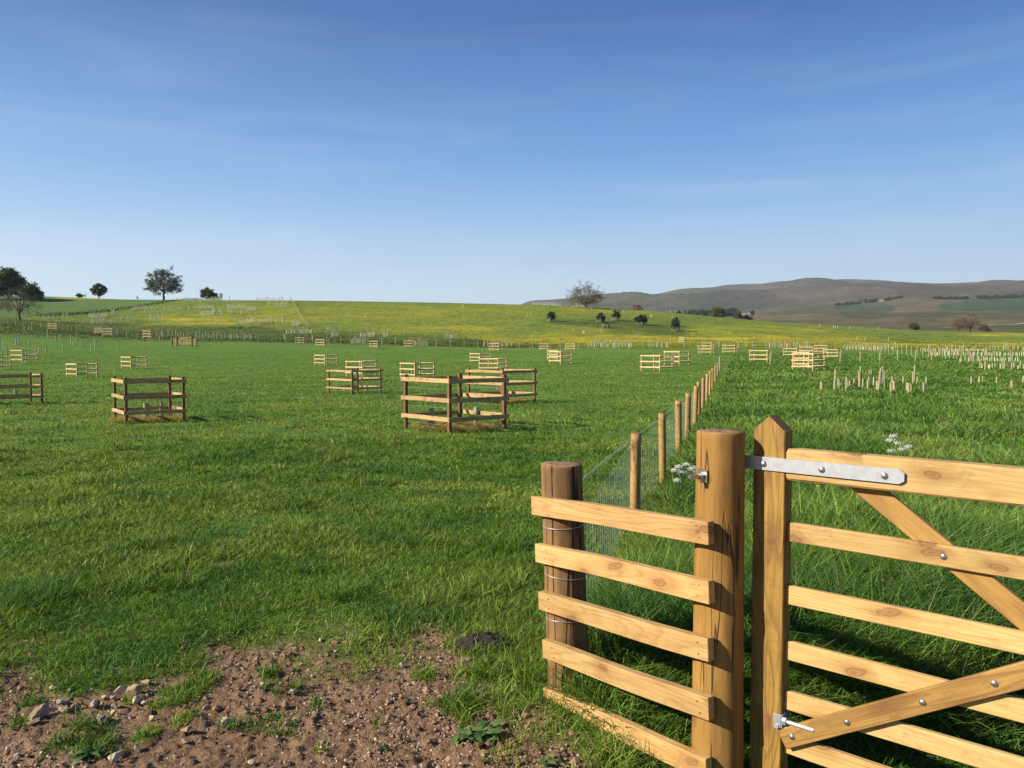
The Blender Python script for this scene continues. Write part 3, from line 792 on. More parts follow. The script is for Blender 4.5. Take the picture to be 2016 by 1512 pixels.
def leafcard(mb, base, d, L, wd, droop, n=5, fold=0.25):
    """a lance-shaped leaf with a folded midrib"""
    d = d.normalized(); side = d.cross(Vector((0,0,1))).normalized(); V = []; q_ = []
    for i in range(n+1):
        t = i/n; ww = wd*math.sin(math.pi*min(1, t*0.92+0.06))**0.8*(1-0.15*t)
        c_ = base + Vector((d.x*L*t, d.y*L*t, d.z*L*t - droop*L*t*t))
        V += [c_-side*ww/2+Vector((0,0,ww*fold)), c_, c_+side*ww/2+Vector((0,0,ww*fold))]
    for i in range(n):
        a = i*3; q_ += [[a, a+1, a+4, a+3], [a+1, a+2, a+5, a+4]]
    mb.add(V, q_)
M_weed = leafy('weed_leaf', 0.45, 0.25, (0.10,0.17,0.045))
M_weed2 = leafy('nettle_leaf', 0.5, 0.25, (0.055,0.12,0.025))
def weed(px, row, R_, n, lab, mat, up=0.45, dmax=9, cat='weed'):
    p = place(px, row, 2.4, dmax); mb = MB(); rn_ = random.Random(px)
    for i in range(n):
        a = rn_.random()*6.28; e = rn_.uniform(0.15, 1.0)*up*2
        L = R_*rn_.uniform(.6, 1.1)
        bx, by = rn_.gauss(0, R_*.28), rn_.gauss(0, R_*.22); L *= .72
        leafcard(mb, Vector((bx, by, 0.01)), Vector((math.cos(a), math.sin(a), e)), L, L*rn_.uniform(.38,.60), rn_.uniform(.2,.8), fold=rn_.uniform(-.1,.4))
    o = mb.build('weed', mat, loc=p); tag(o, lab, cat)
weed(945, 1450, 0.12, 60, 'leafy dock-like weed at the edge of the bare soil left of the panel', M_weed, 0.35)
weed(1085, 1506, 0.07, 12, 'small leafy weed in the gravel at the bottom edge below the panel', M_weed, 0.3)
weed(760, 1478, 0.045, 8, 'tiny flat weed in the trodden mud near the bottom edge', M_weed2, 0.2)
weed(168, 1490, 0.08, 16, 'low green weed in the soil near the bottom left corner', M_weed2, 0.25)
weed(1285, 1430, 0.16, 26, 'broad leaved weed in the shade behind the lowest panel boards', M_weed2, 0.6)
weed(1240, 1490, 0.13, 22, 'bright leafy weed behind the bottom board of the panel', M_weed, 0.5)
weed(1950, 1430, 0.22, 26, 'long leaved weed behind the lower gate rails', M_weed2, 0.9)

# ------------------------------------------------------------------ round posts
def round_post(name, h, r_top, r_bot, mat, parent, seed, top=(0,0), n=44, rings=64, bumps=1.0):
    rn_ = random.Random(seed); V = []; q_ = []
    kn = [(rn_.uniform(0, 6.28), rn_.uniform(0.1, h*0.95), rn_.uniform(.5, 1)) for _ in range(int(7*bumps)+1)]
    for i in range(rings+1):
        t = i/rings; z = h*t
        for j in range(n):
            a = 2*math.pi*j/n
            rr = r_bot+(r_top-r_bot)*t
            rr *= 1+0.018*math.sin(2*a+seed)+0.012*math.sin(3*a+z*3+seed)+0.016*(float(vn(a*3+seed, z*7, 7))-.5)
            for (ka, kz, ks) in kn:
                da = (a-ka+math.pi) % (2*math.pi)-math.pi
                rr += 0.006*ks*math.exp(-((da*rr/0.022)**2+((z-kz)/0.03)**2))*bumps
            V.append((rr*math.cos(a)+top[0]*t, rr*math.sin(a)+top[1]*t, z))
    for i in range(rings):
        for j in range(n): q_.append([i*n+j, i*n+(j+1)%n, (i+1)*n+(j+1)%n, (i+1)*n+j])
    # chamfered, slightly rough sawn top
    last = rings*n
    for s_, dz in ((0.965, 0.006), (0.6, 0.007), (0.25, 0.008)):
        st_ = len(V)
        for j in range(n):
            x_, y_, _ = V[rings*n+j]; cx_, cy_ = top
            V.append((cx_+(x_-cx_)*s_, cy_+(y_-cy_)*s_, h+dz+rn_.uniform(-.0015, .0015)))
        for j in range(n): q_.append([last+j, last+(j+1)%n, st_+(j+1)%n, st_+j])
        last = st_
    V.append((top[0], top[1], h+0.007)); t_ = [[last+j, last+(j+1)%n, len(V)-1] for j in range(n)]
    me = npmesh(name, V, q_, t_, mat=mat, smooth=True)
    return link(name, me, parent)
def dome(mb, c_, nrm, r, h, n=14):
    nrm = nrm.normalized(); a = nrm.orthogonal().normalized(); b_ = nrm.cross(a); V = []; q_ = []; t_ = []
    L = 4
    for i in range(L):
        ph = i/L*math.pi/2
        for k in range(n):
            an = 2*math.pi*k/n
            V.append(c_+(a*math.cos(an)+b_*math.sin(an))*r*math.cos(ph)+nrm*h*math.sin(ph))
    V.append(c_+nrm*h)
    for i in range(L-1):
        for k in range(n): q_.append([i*n+k, i*n+(k+1)%n, (i+1)*n+(k+1)%n, (i+1)*n+k])
    for k in range(n): t_.append([(L-1)*n+k, (L-1)*n+(k+1)%n, L*n])
    mb.add(V, q_, t_)

# ------------------------------------------------------------------ the rail panel beside the gate
panel = empty('rail_fence', (0.5, 3.45, 0))
tag(panel, 'five new pale boards nailed across two thick round posts left of the gate', 'fence')
panel_inv = tr(-0.5, -3.45, 0)
def into(o, M, inv=panel_inv): o.matrix_basis = inv @ M; return o
GP = Vector((0.818, 3.075, -0.05))
gp_o = round_post('post', 1.329+0.05, 0.091, 0.1, M_rpost, panel, 3); into(gp_o, tr(*GP))
gp_o['label'] = 'taller smooth round gate post with bolt'
LP = Vector((0.279, 3.765, -0.08))
lp_o = round_post('post', 1.10+0.08, 0.097, 0.099, M_rpost2, panel, 8, top=(-0.040, 0)); into(lp_o, tr(*LP))
lp_o['label'] = 'shorter cracked dark round post'
YL, YR = 3.76, 2.95
BR = [(1046,977,1011,1398,1028,1072.7),(1054,1070,1104,1400.5,1145,1189),(1060,1165,1201,1399.7,1260,1304),(1068,1259,1296,1401.7,1376,1423),(1070.5,1353,1388,1398.7,1494,1541)]
L0 = Vector(((1046-CX)/F*YL, YL, 0)); R0 = Vector(((1398-CX)/F*YR, YR, 0)); bd = (R0-L0).normalized(); bn = Vector((-bd.y, bd.x, 0))
if bn.y < 0: bn = -bn
def onplane(px, off=0.0):
    """point on the board face plane under a picture column"""
    u = (px-CX)/F; o_ = L0+bn*off
    t = (u*o_.y-o_.x)/(bd.x-u*bd.y); return o_+bd*t
for i, (xl, tl, bl, xr, trr, br) in enumerate(BR):
    a = onplane(xl); c_ = onplane(xr)
    za = (at(xl, tl, a.y).z+at(xl, bl, a.y).z)/2; zc = (at(xr, trr, c_.y).z+at(xr, br, c_.y).z)/2
    h_ = 0.088
    A = Vector((a.x, a.y, za)); B = Vector((c_.x, c_.y, zc)); d_ = B-A; L = d_.length
    xax = d_.normalized(); yax = Vector((bn.x, bn.y, 0)); zax = xax.cross(yax).normalized(); yax = zax.cross(xax)
    cen = (A+B)/2+bn*0.019
    M = Matrix((( xax.x, yax.x, zax.x, cen.x), (xax.y, yax.y, zax.y, cen.y), (xax.z, yax.z, zax.z, cen.z), (0,0,0,1)))
    mb = MB(); mb.plank(L, h_, 0.038, 0.0022, 22, warp=0.0022, rnd=random.Random(i+3))
    ro = mb.build('rail', M_board, panel); into(ro, M)
    for sx in (-L/2+0.075, L/2-0.048):
        for sz in (-0.021, 0.022):
            nm = MB(); dome(nm, Vector((sx+random.Random(i*7+sz).uniform(-.008,.008), -0.0195, sz)), Vector((0,-1,0)), 0.0040, 0.0012, 10)
            nm.build('nail', M_nail, ro)
# bolt, nut and square washer on the gate post (the upper hinge hook passes through)
bp = at(1395, 940, 2.985); bdir = Vector((-0.86, -0.51, 0)).normalized()
bq = MB()
Mx = Matrix.Translation(Vector((GP.x, GP.y, bp.z))+bdir*0.094)@bdir.to_track_quat('Y', 'Z').to_matrix().to_4x4()
bq.plank(0.05, 0.05, 0.005, 0.001, 1, M=Mx)
into(bq.build('washer', M_bolt, gp_o), Matrix.Identity(4), tr(*(-GP)))
bq = MB(); c0 = Vector((GP.x, GP.y, bp.z))+bdir*0.096
bq.tube([c0, c0+bdir*0.018], 0.016, 6); bq.tube([c0+bdir*0.018, c0+bdir*0.062, c0+bdir*0.066], [0.0095, 0.0095, 0.0075], 14)
into(bq.build('bolt', M_bolt, gp_o), Matrix.Identity(4), tr(*(-GP)))
# wire turns round the left post
for zr in (0.815, 0.575, 0.36, 0.19):
    wq = MB(); pts = []
    cx_ = LP.x-0.040*(zr+0.08)/1.18
    for k in range(29):
        a = 2*math.pi*k/28; pts.append((cx_+0.1005*math.cos(a), LP.y+0.1005*math.sin(a), zr+0.008*math.sin(a+zr*9)))
    wq.tube(pts, 0.0015, 5, cap=False)
    into(wq.build('wire', M_galv, lp_o, smooth=True), Matrix.Identity(4), tr(*(-LP)))

# ------------------------------------------------------------------ the gate
GO = Vector((0.943, 3.06, 0)); gd = Vector((0.748, -0.664, 0)).normalized(); gn = Vector((0.664, 0.748, 0)).normalized()
GM = Matrix(((gd.x, gn.x, 0, GO.x), (gd.y, gn.y, 0, GO.y), (0, 0, 1, 0), (0, 0, 0, 1)))
gate = bpy.data.objects.new('field_gate', None); C.objects.link(gate); gate.matrix_basis = GM
tag(gate, 'large new wooden field gate with steel hinge strap at the right foreground', 'gate')
def zr_(row): return z_of(row, 2.975)
GL = 3.0
def stile(x0, wd, t, z0, z1, zp, mat):
    """square stile with a pointed weathered head"""
    c_ = 0.003; V = []; 
    xs = [x0, x0+wd]; ys = [0, t]
    P = [(x0+c_, 0), (x0+wd-c_, 0), (x0+wd, c_), (x0+wd, t-c_), (x0+wd-c_, t), (x0+c_, t), (x0, t-c_), (x0, c_)]
    mb = MB(); n = 14; zs = [z0+(z1-z0)*k/n for k in range(n+1)]
    V = [(x, y, z) for z in zs for (x, y) in P]; q_ = []
    for i in range(n):
        for k in range(8): q_.append([i*8+k, i*8+(k+1)%8, (i+1)*8+(k+1)%8, (i+1)*8+k])
    b0 = n*8; xm = x0+wd/2
    V += [(xm, 0, zp), (xm, t, zp)]; pf, pb = len(V)-2, len(V)-1
    T_ = [[b0+0, b0+1, pf], [b0+4, b0+5, pb]]
    q_ += [[b0+1, b0+2, b0+3, b0+4], [b0+5, b0+6, b0+7, b0+0]]
    q_ += [[b0+1, b0+4, pb, pf], [b0+5, b0+0, pf, pb]]
    mb.add(V, q_, T_); return mb.build('stile', mat, gate)
stile(0, 0.125, 0.075, -0.06, zr_(849), zr_(821), M_gatev)
stile(GL-0.075, 0.075, 0.075, 0.06, 1.30, 1.34, M_gatev)
def grail(name, z0, z1, x0, x1, y, t, mat, ch=0.003):
    mb = MB(); mb.plank(x1-x0, z1-z0, t, ch, 16, warp=0.0015, rnd=random.Random(int(z0*1000)))
    return mb.build(name, mat, gate, mw=tr((x0+x1)/2, y, (z0+z1)/2))
grail('top_rail', zr_(946), zr_(884), 0.1255, GL-0.0755, 0.037, 0.070, M_rail_g, 0.008)['label'] = 'deep top rail'
for tr_row, h_ in ((1031, .0735), (1155, .0735), (1266, .0735), (1363, .0735), (1450, .0735)):
    z1 = zr_(tr_row); grail('rail', z1-h_, z1, 0.1255, GL-0.0755, 0.0375, 0.024, M_rail_g)
def brace(x0, z0, x1, z1, y, t, wd, lab, mat, bolts):
    L = math.hypot(x1-x0, z1-z0); a = math.atan2(z1-z0, x1-x0)
    mb = MB(); mb.plank(L, wd, t, 0.003, 14, warp=0.001)
    o = mb.build('brace', mat, gate, mw=tr((x0+x1)/2, y, (z0+z1)/2)@ry(-a)); o['label'] = lab
    for bx in bolts:
        k = MB(); dome(k, Vector((bx, -t/2-0.0005, 0)), Vector((0,-1,0)), 0.0118, 0.0065, 16)
        k.build('bolt', M_bolt, o, smooth=True)
# lower diagonal across the front of the rails
brace(0.128, 0.150, 1.72, 1.105, 0.0125, 0.024, 0.076, 'diagonal brace rising to the right in front of the rails', M_gate, [-0.880, -0.645, -0.355, -0.11, 0.2, 0.5])
brace(0.352, 1.195, 1.90, 0.02+0.02, 0.0625, 0.024, 0.078, 'diagonal brace falling to the right behind the rails', M_gate, [])
strut = grail('brace', 0.12, 1.16, 0, 0.075, 0.01, 0.02, M_gate)
bpy.data.objects.remove(strut)
k = MB()
for s_, row_ in ((0.668, None),): dome(k, Vector((s_, 0.025, z_of(1031, 2.975)-0.037)), Vector((0,-1,0)), 0.0115, 0.0065, 16)
k.build('bolt', M_bolt, gate, smooth=True)
# hinge strap
sz = 1.2145
mb = MB()
xs = [-0.045, 0.532, 0.549]; hh = [0.0255, 0.0255, 0.014]
V = []; q_ = []
for x_, h_ in zip(xs, hh):
    for y_ in (-0.0085, -0.0015): V += [(x_, y_, sz-h_), (x_, y_, sz+h_)]
for i in range(2):
    a = i*4; q_ += [[a, a+4, a+5, a+1], [a+2, a+3, a+7, a+6], [a+1, a+5, a+7, a+3], [a, a+2, a+6, a+4]]
q_ += [[0,1,3,2],[8,10,11,9]]
mb.add(V, q_)
mb.tube([(-0.052, 0.0, sz-0.027), (-0.052, 0.0, sz+0.027)], 0.016, 16)
strap = mb.build('hinge_strap', M_galv, gate)
for s_ in (0.045, 0.268, 0.485):
    k = MB(); dome(k, Vector((s_, -0.0088, sz-0.002)), Vector((0,-1,0)), 0.0125, 0.007, 16)
    k.build('bolt', M_bolt, strap, smooth=True)
k = MB(); k.tube([(-0.052, 0.0, sz-0.05), (-0.052, 0.0, sz+0.035)], 0.009, 12); k.tube([(-0.052, 0, sz-0.045), (-0.10, 0.03, sz-0.045)], 0.010, 12)
k.build('hinge_hook', M_dark, gate)
# lower adjustable hinge eye through the stile
k = MB(); zz = 0.222
k.plank(0.030, 0.052, 0.006, 0.001, 1, M=tr(0.112, -0.004, zz)); k.plank(0.006, 0.052, 0.05, 0.001, 1, M=tr(0.1285, 0.020, zz))
lh = k.build('hinge_bracket', M_galv, gate)
k = MB(); k.tube([(0.131, 0.002, zz+0.004), (0.147, 0.002, zz+0.004)], 0.0155, 6); k.tube([(0.147, 0.002, zz+0.004), (0.25, 0.004, zz+0.004)], 0.0085, 12)
k.tube([(0.112, -0.007, zz-0.02), (0.112, -0.013, zz-0.02)], 0.009, 6)
k.build('bolt', M_galv, lh)
k = MB(); k.tube([(-0.05, 0.03, zz-0.05), (-0.05, 0.03, zz+0.05)], 0.013, 10); k.tube([(-0.05, 0.03, zz), (0.0, 0.03, zz)], 0.009, 10)
k.build('hinge_hook', M_dark, gate)

# ------------------------------------------------------------------ fences
def stake_mesh(h, r, seed, n=14):
    rn_ = random.Random(seed); V = []; q_ = []; rg = 10
    for i in range(rg+1):
        for j in range(n):
            a = 2*math.pi*j/n; rr = r*(1+0.05*math.sin(2*a+seed)+rn_.uniform(-.025,.025)); V.append((rr*math.cos(a), rr*math.sin(a), h*i/rg))
    for i in range(rg):
        for j in range(n): q_.append([i*n+j, i*n+(j+1)%n, (i+1)*n+(j+1)%n, (i+1)*n+j])
    V.append((0, 0, h+0.004)); t_ = [[rg*n+j, rg*n+(j+1)%n, len(V)-1] for j in range(n)]
    return npmesh('post', V, q_, t_, mat=M_stake, smooth=True)
smA = [stake_mesh(1.0, 0.048, k) for k in range(4)]
smB = [stake_mesh(1.0, 0.045, k+9, 7) for k in range(3)]
for m_ in smB: m_.materials[0] = M_stake2
def post_fence(name, lab, pts, h, near=False, rr=1.0, wires=(0.15,0.5,0.85), wr=0.002, cat='fence', group=None, jit=0.03):
    root = empty(name, pts[0]); tag(root, lab, cat, group); rn_ = random.Random(len(lab))
    for i, p in enumerate(pts):
        me = rn_.choice(smA if near else smB)
        o = link('post', me, root); o.location = (p.x-pts[0].x, p.y-pts[0].y, p.z-pts[0].z-0.03)
        o.scale = (rr*rn_.uniform(.9,1.1), rr*rn_.uniform(.9,1.1), h*rn_.uniform(.96,1.05)+.03); o.rotation_euler = (rn_.uniform(-jit,jit), rn_.uniform(-jit,jit), rn_.random()*6)
    for wz in wires:
        mb = MB(); mb.tube([p-pts[0]+Vector((0,0,wz*h)) for p in pts], wr, 3, cap=False); mb.build('wire', M_wire, root)
    return root
FP = [(1252,7.7,853),(1307,9.7,814),(1338,12.5,789),(1355,14.8,774),(1369,17.7,760),(1377,20.3,751.5),(1384.5,23.4,743.5),(1392,27,736.5),(1398,31,730.5),(1403,36,725),(1408.5,42,720),(1413,49,715.5),(1417.5,57,712.5)]
root = empty('stock_fence', (1.2, 7.7, 0))
tag(root, 'stock netting fence on round stakes running away from the rail panel', 'fence')
fpts = [Vector((LP.x-0.02, LP.y+0.03, 0.0))]; ftop = [1.02]
for i, (px_, D, top) in enumerate(FP):
    x_ = (px_-CX)/F*D; z_ = Hs(x_, D); zt = z_of(top, D)
    o = link('post', smA[i % 4], root); o.location = (x_-1.2, D-7.7, z_-0.05)
    k_ = 1.08 if i != 1 else 1.0
    o.scale = (k_, k_, zt-z_+0.05); o.rotation_euler = (random.Random(i).uniform(-.025,.025), random.Random(i+50).uniform(-.02,.03), i*1.3)
    fpts.append(Vector((x_-0.045, D-0.01, z_))); ftop.append(zt-z_)
off = Vector((-1.2, -7.7, 0))
net = MB(); NH = [0.06, 0.15, 0.25, 0.36, 0.48, 0.61, 0.74]
for hz in NH: net.tube([p+off+Vector((0,0,hz)) for p in fpts], 0.0016, 4, cap=False)
for i in range(len(fpts)-1):
    a, c_ = fpts[i]+off, fpts[i+1]+off; L = (c_-a).length; n = max(2, int(L/0.13)) if i < 7 else int(L/0.3)
    for k in range(n):
        p = a.lerp(c_, k/n); net.tube([p+Vector((0,0,NH[0])), p+Vector((0,0,NH[-1]))], 0.0014 if i < 4 else 0.0018, 3, cap=False)
net.build('netting', M_wire, root)
tw = MB()
for ph in (0, math.pi):
    pts = []
    for i in range(len(fpts)-1):
        a, c_ = fpts[i]+off, fpts[i+1]+off; za, zc = ftop[i]-0.06, ftop[i+1]-0.06
        n = max(3, int((c_-a).length/0.03)) if i < 4 else 4
        for k in range(n):
            t = k/n; s_ = (len(pts))*1.3+ph
            rr = 0.0035 if i < 4 else 0
            pts.append(a.lerp(c_, t)+Vector((rr*math.cos(s_), 0, za+(zc-za)*t+rr*math.sin(s_))))
    tw.tube(pts, 0.0014, 4, cap=False)
for i in range(4):
    a, c_ = fpts[i]+off, fpts[i+1]+off
    n = int((c_-a).length/0.11)
    for k in range(1, n):
        t = k/n; p = a.lerp(c_, t)+Vector((0,0,ftop[i]-0.06+(ftop[i+1]-ftop[i])*t))
        tw.tube([p+Vector((-.006,0,-.014)), p+Vector((.006,0,.014))], 0.0014, 3); tw.tube([p+Vector((-.004,.006,.012)), p+Vector((.004,-.006,-.012))], 0.0014, 3)
tw.build('barbed_wire', M_wire, root)

def line(pxrows, dmin=20, dmax=420, ds=None): 
    out = []
    for k, (x, y) in enumerate(pxrows):
        p = place(x, y, *( (ds[k]*0.8, ds[k]*1.25) if ds else (dmin, dmax)))
        out.append(p)
    return out
def by_d(lst):
    out = []
    for (x, D) in lst:
        X_ = (x-CX)/F*D; out.append(Vector((X_, D, Hs(X_, D))))
    return out
L1 = [(3,640),(18,643),(33,647),(48,650),(65,654),(82,657),(99,660),(117,663),(135,666),(152,668),(172,672),(190,675),(211,680),(231,684),(251,686),(272,689),(294,692),(316,694),(338,697)]
post_fence('wire_fence', 'fence of thin stakes sloping up the left edge of the field behind the tree tubes', by_d([(x, 158-(x/338)*42) for x, y in L1]), 1.0, wires=(.5,.9), wr=.0025, rr=1.2)
post_fence('wire_fence', 'low fence of few stakes leading left from the small far gate', by_d([(285,104),(234,101),(180,98),(125,95),(70,92),(15,89),(-40,86)]), 1.0, wires=(.2,.5,.9), wr=.0025, rr=1.2)
post_fence('wire_fence', 'row of stakes continuing right from the end of the stock fence', by_d([(1417.5,57),(1516,66),(1654,70),(1693,72),(1732,74),(1767,75),(1802,77),(1834,79),(1861,80),(1877,82)]), 1.0, wires=(.3,.6,.9), wr=.003, rr=1.1)
xs = [1676+k*0 for k in range(0)]
RX = [1672,1684,1691,1698,1704.5,1709.5,1715,1722,1728,1734,1742,1749,1758,1766,1775,1784.5,1794,1805,1816,1828,1841,1855,1869,1883]
post_fence('wire_fence', 'long fence of evenly spaced stakes between the pens and the right tube plantation', by_d([(x, 134-(i/23)**0.75*52) for i, x in enumerate(RX)]), 1.12, wires=(.2,.5,.9), wr=.003, rr=1.0)
# field edge fences
EX = list(range(320, 1660, 27))
post_fence('wire_fence', 'boundary fence of stakes along the far edge of the mown field below the hill', by_d([(x, 134) for x in EX]), 1.15, wires=(.3,.6,.95), wr=.0025, rr=1.1)
EX = list(range(690, 1420, 21))
post_fence('wire_fence', 'upper line of stakes in the buttercup meadow behind the boundary fence', line([(x, 672 if x > 1000 else 655+(x-690)*17/310) for x in EX], 140, 260), 1.15, wires=(.9,), wr=.0025, rr=1.1)
M_yel = plain('new_rail', (0.527,0.391,0.119), (0.442,0.323,0.085), 5)
def lowrail(lab, xa, xb, row, n):
    pts = line([(xa+(xb-xa)*k/n, row) for k in range(n+1)], 130, 260)
    root = empty('rail_fence', pts[0]); tag(root, lab, 'fence')
    for p in pts:
        o = link('post', smB[0], root); o.location = p-pts[0]; o.scale = (1.4,1.4,1.2)
    mb = MB(); mb.tube([p-pts[0]+Vector((0,0,1.15)) for p in pts], 0.07, 4); mb.build('rail', M_yel, root)
lowrail('pale rail fence low on the right hillside behind the plantation', 1763, 1850, 687, 4)
lowrail('pale rail fence at the far right foot of the hill', 1850, 1945, 684, 4)
lowrail('short pale rail fence nearest the right edge on the hill', 1978, 2060, 685, 3)
# straw coloured fence line climbing the hill
HPt = [(571,588),(575,595),(580,603),(585,612),(590,621),(596,631),(600,637),(606,644)]
pts = line(HPt, 140, 300); full = []
for i in range(len(pts)-1):
    for k in range(4): full.append(pts[i].lerp(pts[i+1], k/4))
full.append(pts[-1])
for p in full: p.z = Hs(p.x, p.y)
root = post_fence('wooden_fence', 'straw coloured fence climbing straight up the hill between tube clusters', full, 1.1, wires=(), rr=1.0)
M_straw = plain('straw_wood', (0.425,0.315,0.162), (0.357,0.255,0.128), 5)
for wz in (0.45, 0.95):
    mb = MB(); mb.tube([p-full[0]+Vector((0,0,wz)) for p in full], 0.03, 4); mb.build('rail', M_straw, root)

# ------------------------------------------------------------------ tree pens (square post and rail guards)
S, PH = 1.55, 1.09
def pen_parts():
    P = MB()
    P.plank(PH+0.10, 0.075, 0.075, 0.004, 1, M=tr(0,0,(PH+0.10)/2-0.04)@ry(-math.pi/2))
    pm = P.mesh('post', M_epost)
    Q = MB(); Q.plank(S+0.16, 0.088, 0.036, 0.003, 3, warp=0.004); rm = Q.mesh('rail', M_erail)
    W = MB()
    for zz in (0.15, 0.50, 0.87):
        cc = [Vector((x*S/2, y*S/2, zz)) for x, y in ((-1,-1),(1,-1),(1,1),(-1,1),(-1,-1))]
        W.tube(cc, 0.0022, 3, cap=False)
    return pm, rm, W.mesh('wire', M_wire)
pm, rm, wm = pen_parts()
epost_loc = [(-1,-1),(1,-1),(1,1),(-1,1)]
def make_pen(pm, rm):
    root = empty('tree_pen', (0,0,0))
    for (x, y) in epost_loc:
        o = link('post', pm, root); o.location = (x*S/2, y*S/2, 0)
    for zz in (0.275, 0.655, 1.045):
        for k in range(4):
            o = link('rail', rm, root); a = k*math.pi/2; dd = S/2+0.0375+0.018
            o.matrix_basis = rz(a)@tr(0, -dd, zz + (0.006 if k % 2 else -0.006))
    link('wire', wm, root)
    return root
def copy_tree(o, parent=None):
    c_ = o.copy(); C.objects.link(c_); c_.parent = parent
    for ch in o.children: copy_tree(ch, c_)
    return c_
PENS = [ # left, near corner, right, base row, top row, label
(226,249,366,835,748,'nearest pen left of centre, dark boards facing, three tubes and straw inside'),
(-22,-5,73,799,740,'large dark railed pen cut by the left edge'),
(-25,-10,18,729,703,'small pen cut by the left edge, behind the large dark one'),
(23,44,73,715,690,'pen with bright left face beside the tubes at far left'),
(132,152,192,743,716,'pen standing in open grass behind the nearest left pen, to its left'),
(240,258,289,727,703,'pen directly behind the nearest left pen, below the small gate'),
(95,111,123,650,637,'pen highest on the left slope, just right of the bare tree'),
(187,200,214,657,646,'rear pen of the overlapping pair on the left slope'),
(203,220,231,662,648,'front pen of the overlapping pair on the left slope'),
(282,296,309,667,652,'lone pen at the field edge above the small far gate'),
(620,640,664,720,699,'pen standing alone behind and left of the middle distance pen pair'),
(646,693,751,777,729,'middle distance pen with two tubes, dark right face'),
(682,713,740,742,711,'pen showing over the top of the middle distance pen'),
(789,817,855,746,715,'pen just behind the left of the largest central pen'),
(793,885,1000,853,745,'largest pen in the centre with straw and two tubes inside'),
(920,989,1055,796,729,'pen right behind the largest central pen, sticking out to its right'),
(926,945,967,715,696,'rear pen of the pair above the largest central pen'),
(944,980,997,731,706,'bright front pen of the pair above the largest central pen'),
(582,598,603,678,665,'leftmost of the four small pens by the boundary fence'),
(622,638,648,683,669,'second of the four small pens by the boundary fence'),
(728,743,752,686,672,'third of the four small pens by the boundary fence'),
(796,811,816,685,671,'fourth and rightmost of the four small pens by the boundary fence'),
(963,982,989,692,676,'small pen by the boundary fence above the central pair'),
(1062,1079,1084,690,677,'left of two tiny pens by the boundary fence below the young trees'),
(1113,1131,1138,690,677,'right of two tiny pens by the boundary fence below the young trees'),
(1078,1098,1116,710,690,'rear pen of the overlapping pair right of centre'),
(1082,1104,1125,717,692,'front pen of the overlapping pair right of centre'),
(1262,1299,1324,732,700,'front pen of the pair left of the end of the stock fence'),
(1308,1337,1356,719,692,'rear pen of the pair left of the end of the stock fence'),
(1375,1399,1405,698,681,'front pen of the stacked pair above the stock fence end'),
(1381,1401,1404,691,675,'rear pen of the stacked pair above the stock fence end'),
(1423,1446,1451,696,680,'lone small pen just right of the stacked pair'),
(1476,1510,1518,714,690,'wide bright pen alone right of the stock fence end'),
(1542,1568,1573,703,686,'leftmost pen of the crowded group on the right'),
(1575,1599,1602,702,683,'middle rear pen of the crowded group on the right'),
(1604,1626,1629,696,680,'farthest pen of the crowded group on the right'),
(1621,1648,1656,706,688,'rightmost pen of the crowded group'),
(1560,1600,1623,731,696,'nearest pen of the crowded group, dark right face'),
(1564,1592,1610,724,692,'pen just behind the nearest pen of the crowded group'),
(1338,1347,1351,643,632,'tiny pale pen alone on the hillside right of the last young tree')]
def recol(me, mat):
    m2 = me.copy(); m2.materials[0] = mat; return m2
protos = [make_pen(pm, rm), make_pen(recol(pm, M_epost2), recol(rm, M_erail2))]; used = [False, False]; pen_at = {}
for (l, mX, r_, base, top, lb) in PENS:
    hpx = base-top; u = (mX-CX)/F; wl, wr_ = max(mX-l, 1), max(r_-mX, 1)
    A = math.atan2(wr_+u*wl, wl-u*wr_)        # heading of the right-hand face, from the photo's two face widths
    D0 = F*PH/hpx
    p = place(mX, base, D0*0.86, D0*1.14)
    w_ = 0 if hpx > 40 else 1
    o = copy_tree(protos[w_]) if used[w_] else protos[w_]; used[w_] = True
    e1 = Vector((math.sin(A), math.cos(A), 0)); e2 = Vector((-math.cos(A), math.sin(A), 0))
    # keep the seen width: real pens differ a little in size
    wseen = F*S*((math.sin(A)-u*math.cos(A))+(math.cos(A)+u*math.sin(A)))/p.y
    sc = max(0.8, min(1.2, (r_-l)/wseen))
    cen = p+(e1+e2)*S*sc/2
    o.location = (cen.x, cen.y, Hs(cen.x, cen.y)); o.rotation_euler = (0, 0, math.pi/2-A)
    o.scale = (sc, sc, max(0.85, min(1.15, hpx*p.y/F/PH)))
    tag(o, lb, 'tree pen', 'post and rail pens protecting young trees'); pen_at[lb] = (Vector((cen.x, cen.y, Hs(cen.x, cen.y))), A)

# straw on the ground inside the three nearest pens
def straw(ps):
    V = []; t_ = []; cols = []
    for (c_, rad) in ps:
        for k in range(2600):
            a = rng.random()*6.28; r_ = rad*math.sqrt(rng.random()); x = c_.x+r_*math.cos(a); y = c_.y+r_*math.sin(a)
            z = c_.z+0.02+rng.random()*0.09; L = 0.10+rng.random()*0.12; an = rng.random()*6.28; wd = 0.007
            dx, dy = math.cos(an), math.sin(an); i = len(V)
            V += [(x-dy*wd, y+dx*wd, z), (x+dy*wd, y-dx*wd, z), (x+dx*L, y+dy*L, z+(rng.random()-.3)*0.08)]
            t_.append([i, i+1, i+2]); cc = 0.6+0.6*rng.random(); cols += [(0.50*cc, 0.35*cc, 0.10*cc)]*3
    me = npmesh('straw', V, None, t_, col=np.array(cols), mat=M_grass); tag(link('straw', me), 'dry yellow straw and dead grass on the ground inside the nearest pens', 'straw', kind='stuff')
keys = list(pen_at)
straw([(pen_at[keys[0]][0], 0.85), (pen_at[keys[14]][0], 0.95), (pen_at[keys[15]][0], 0.8)])

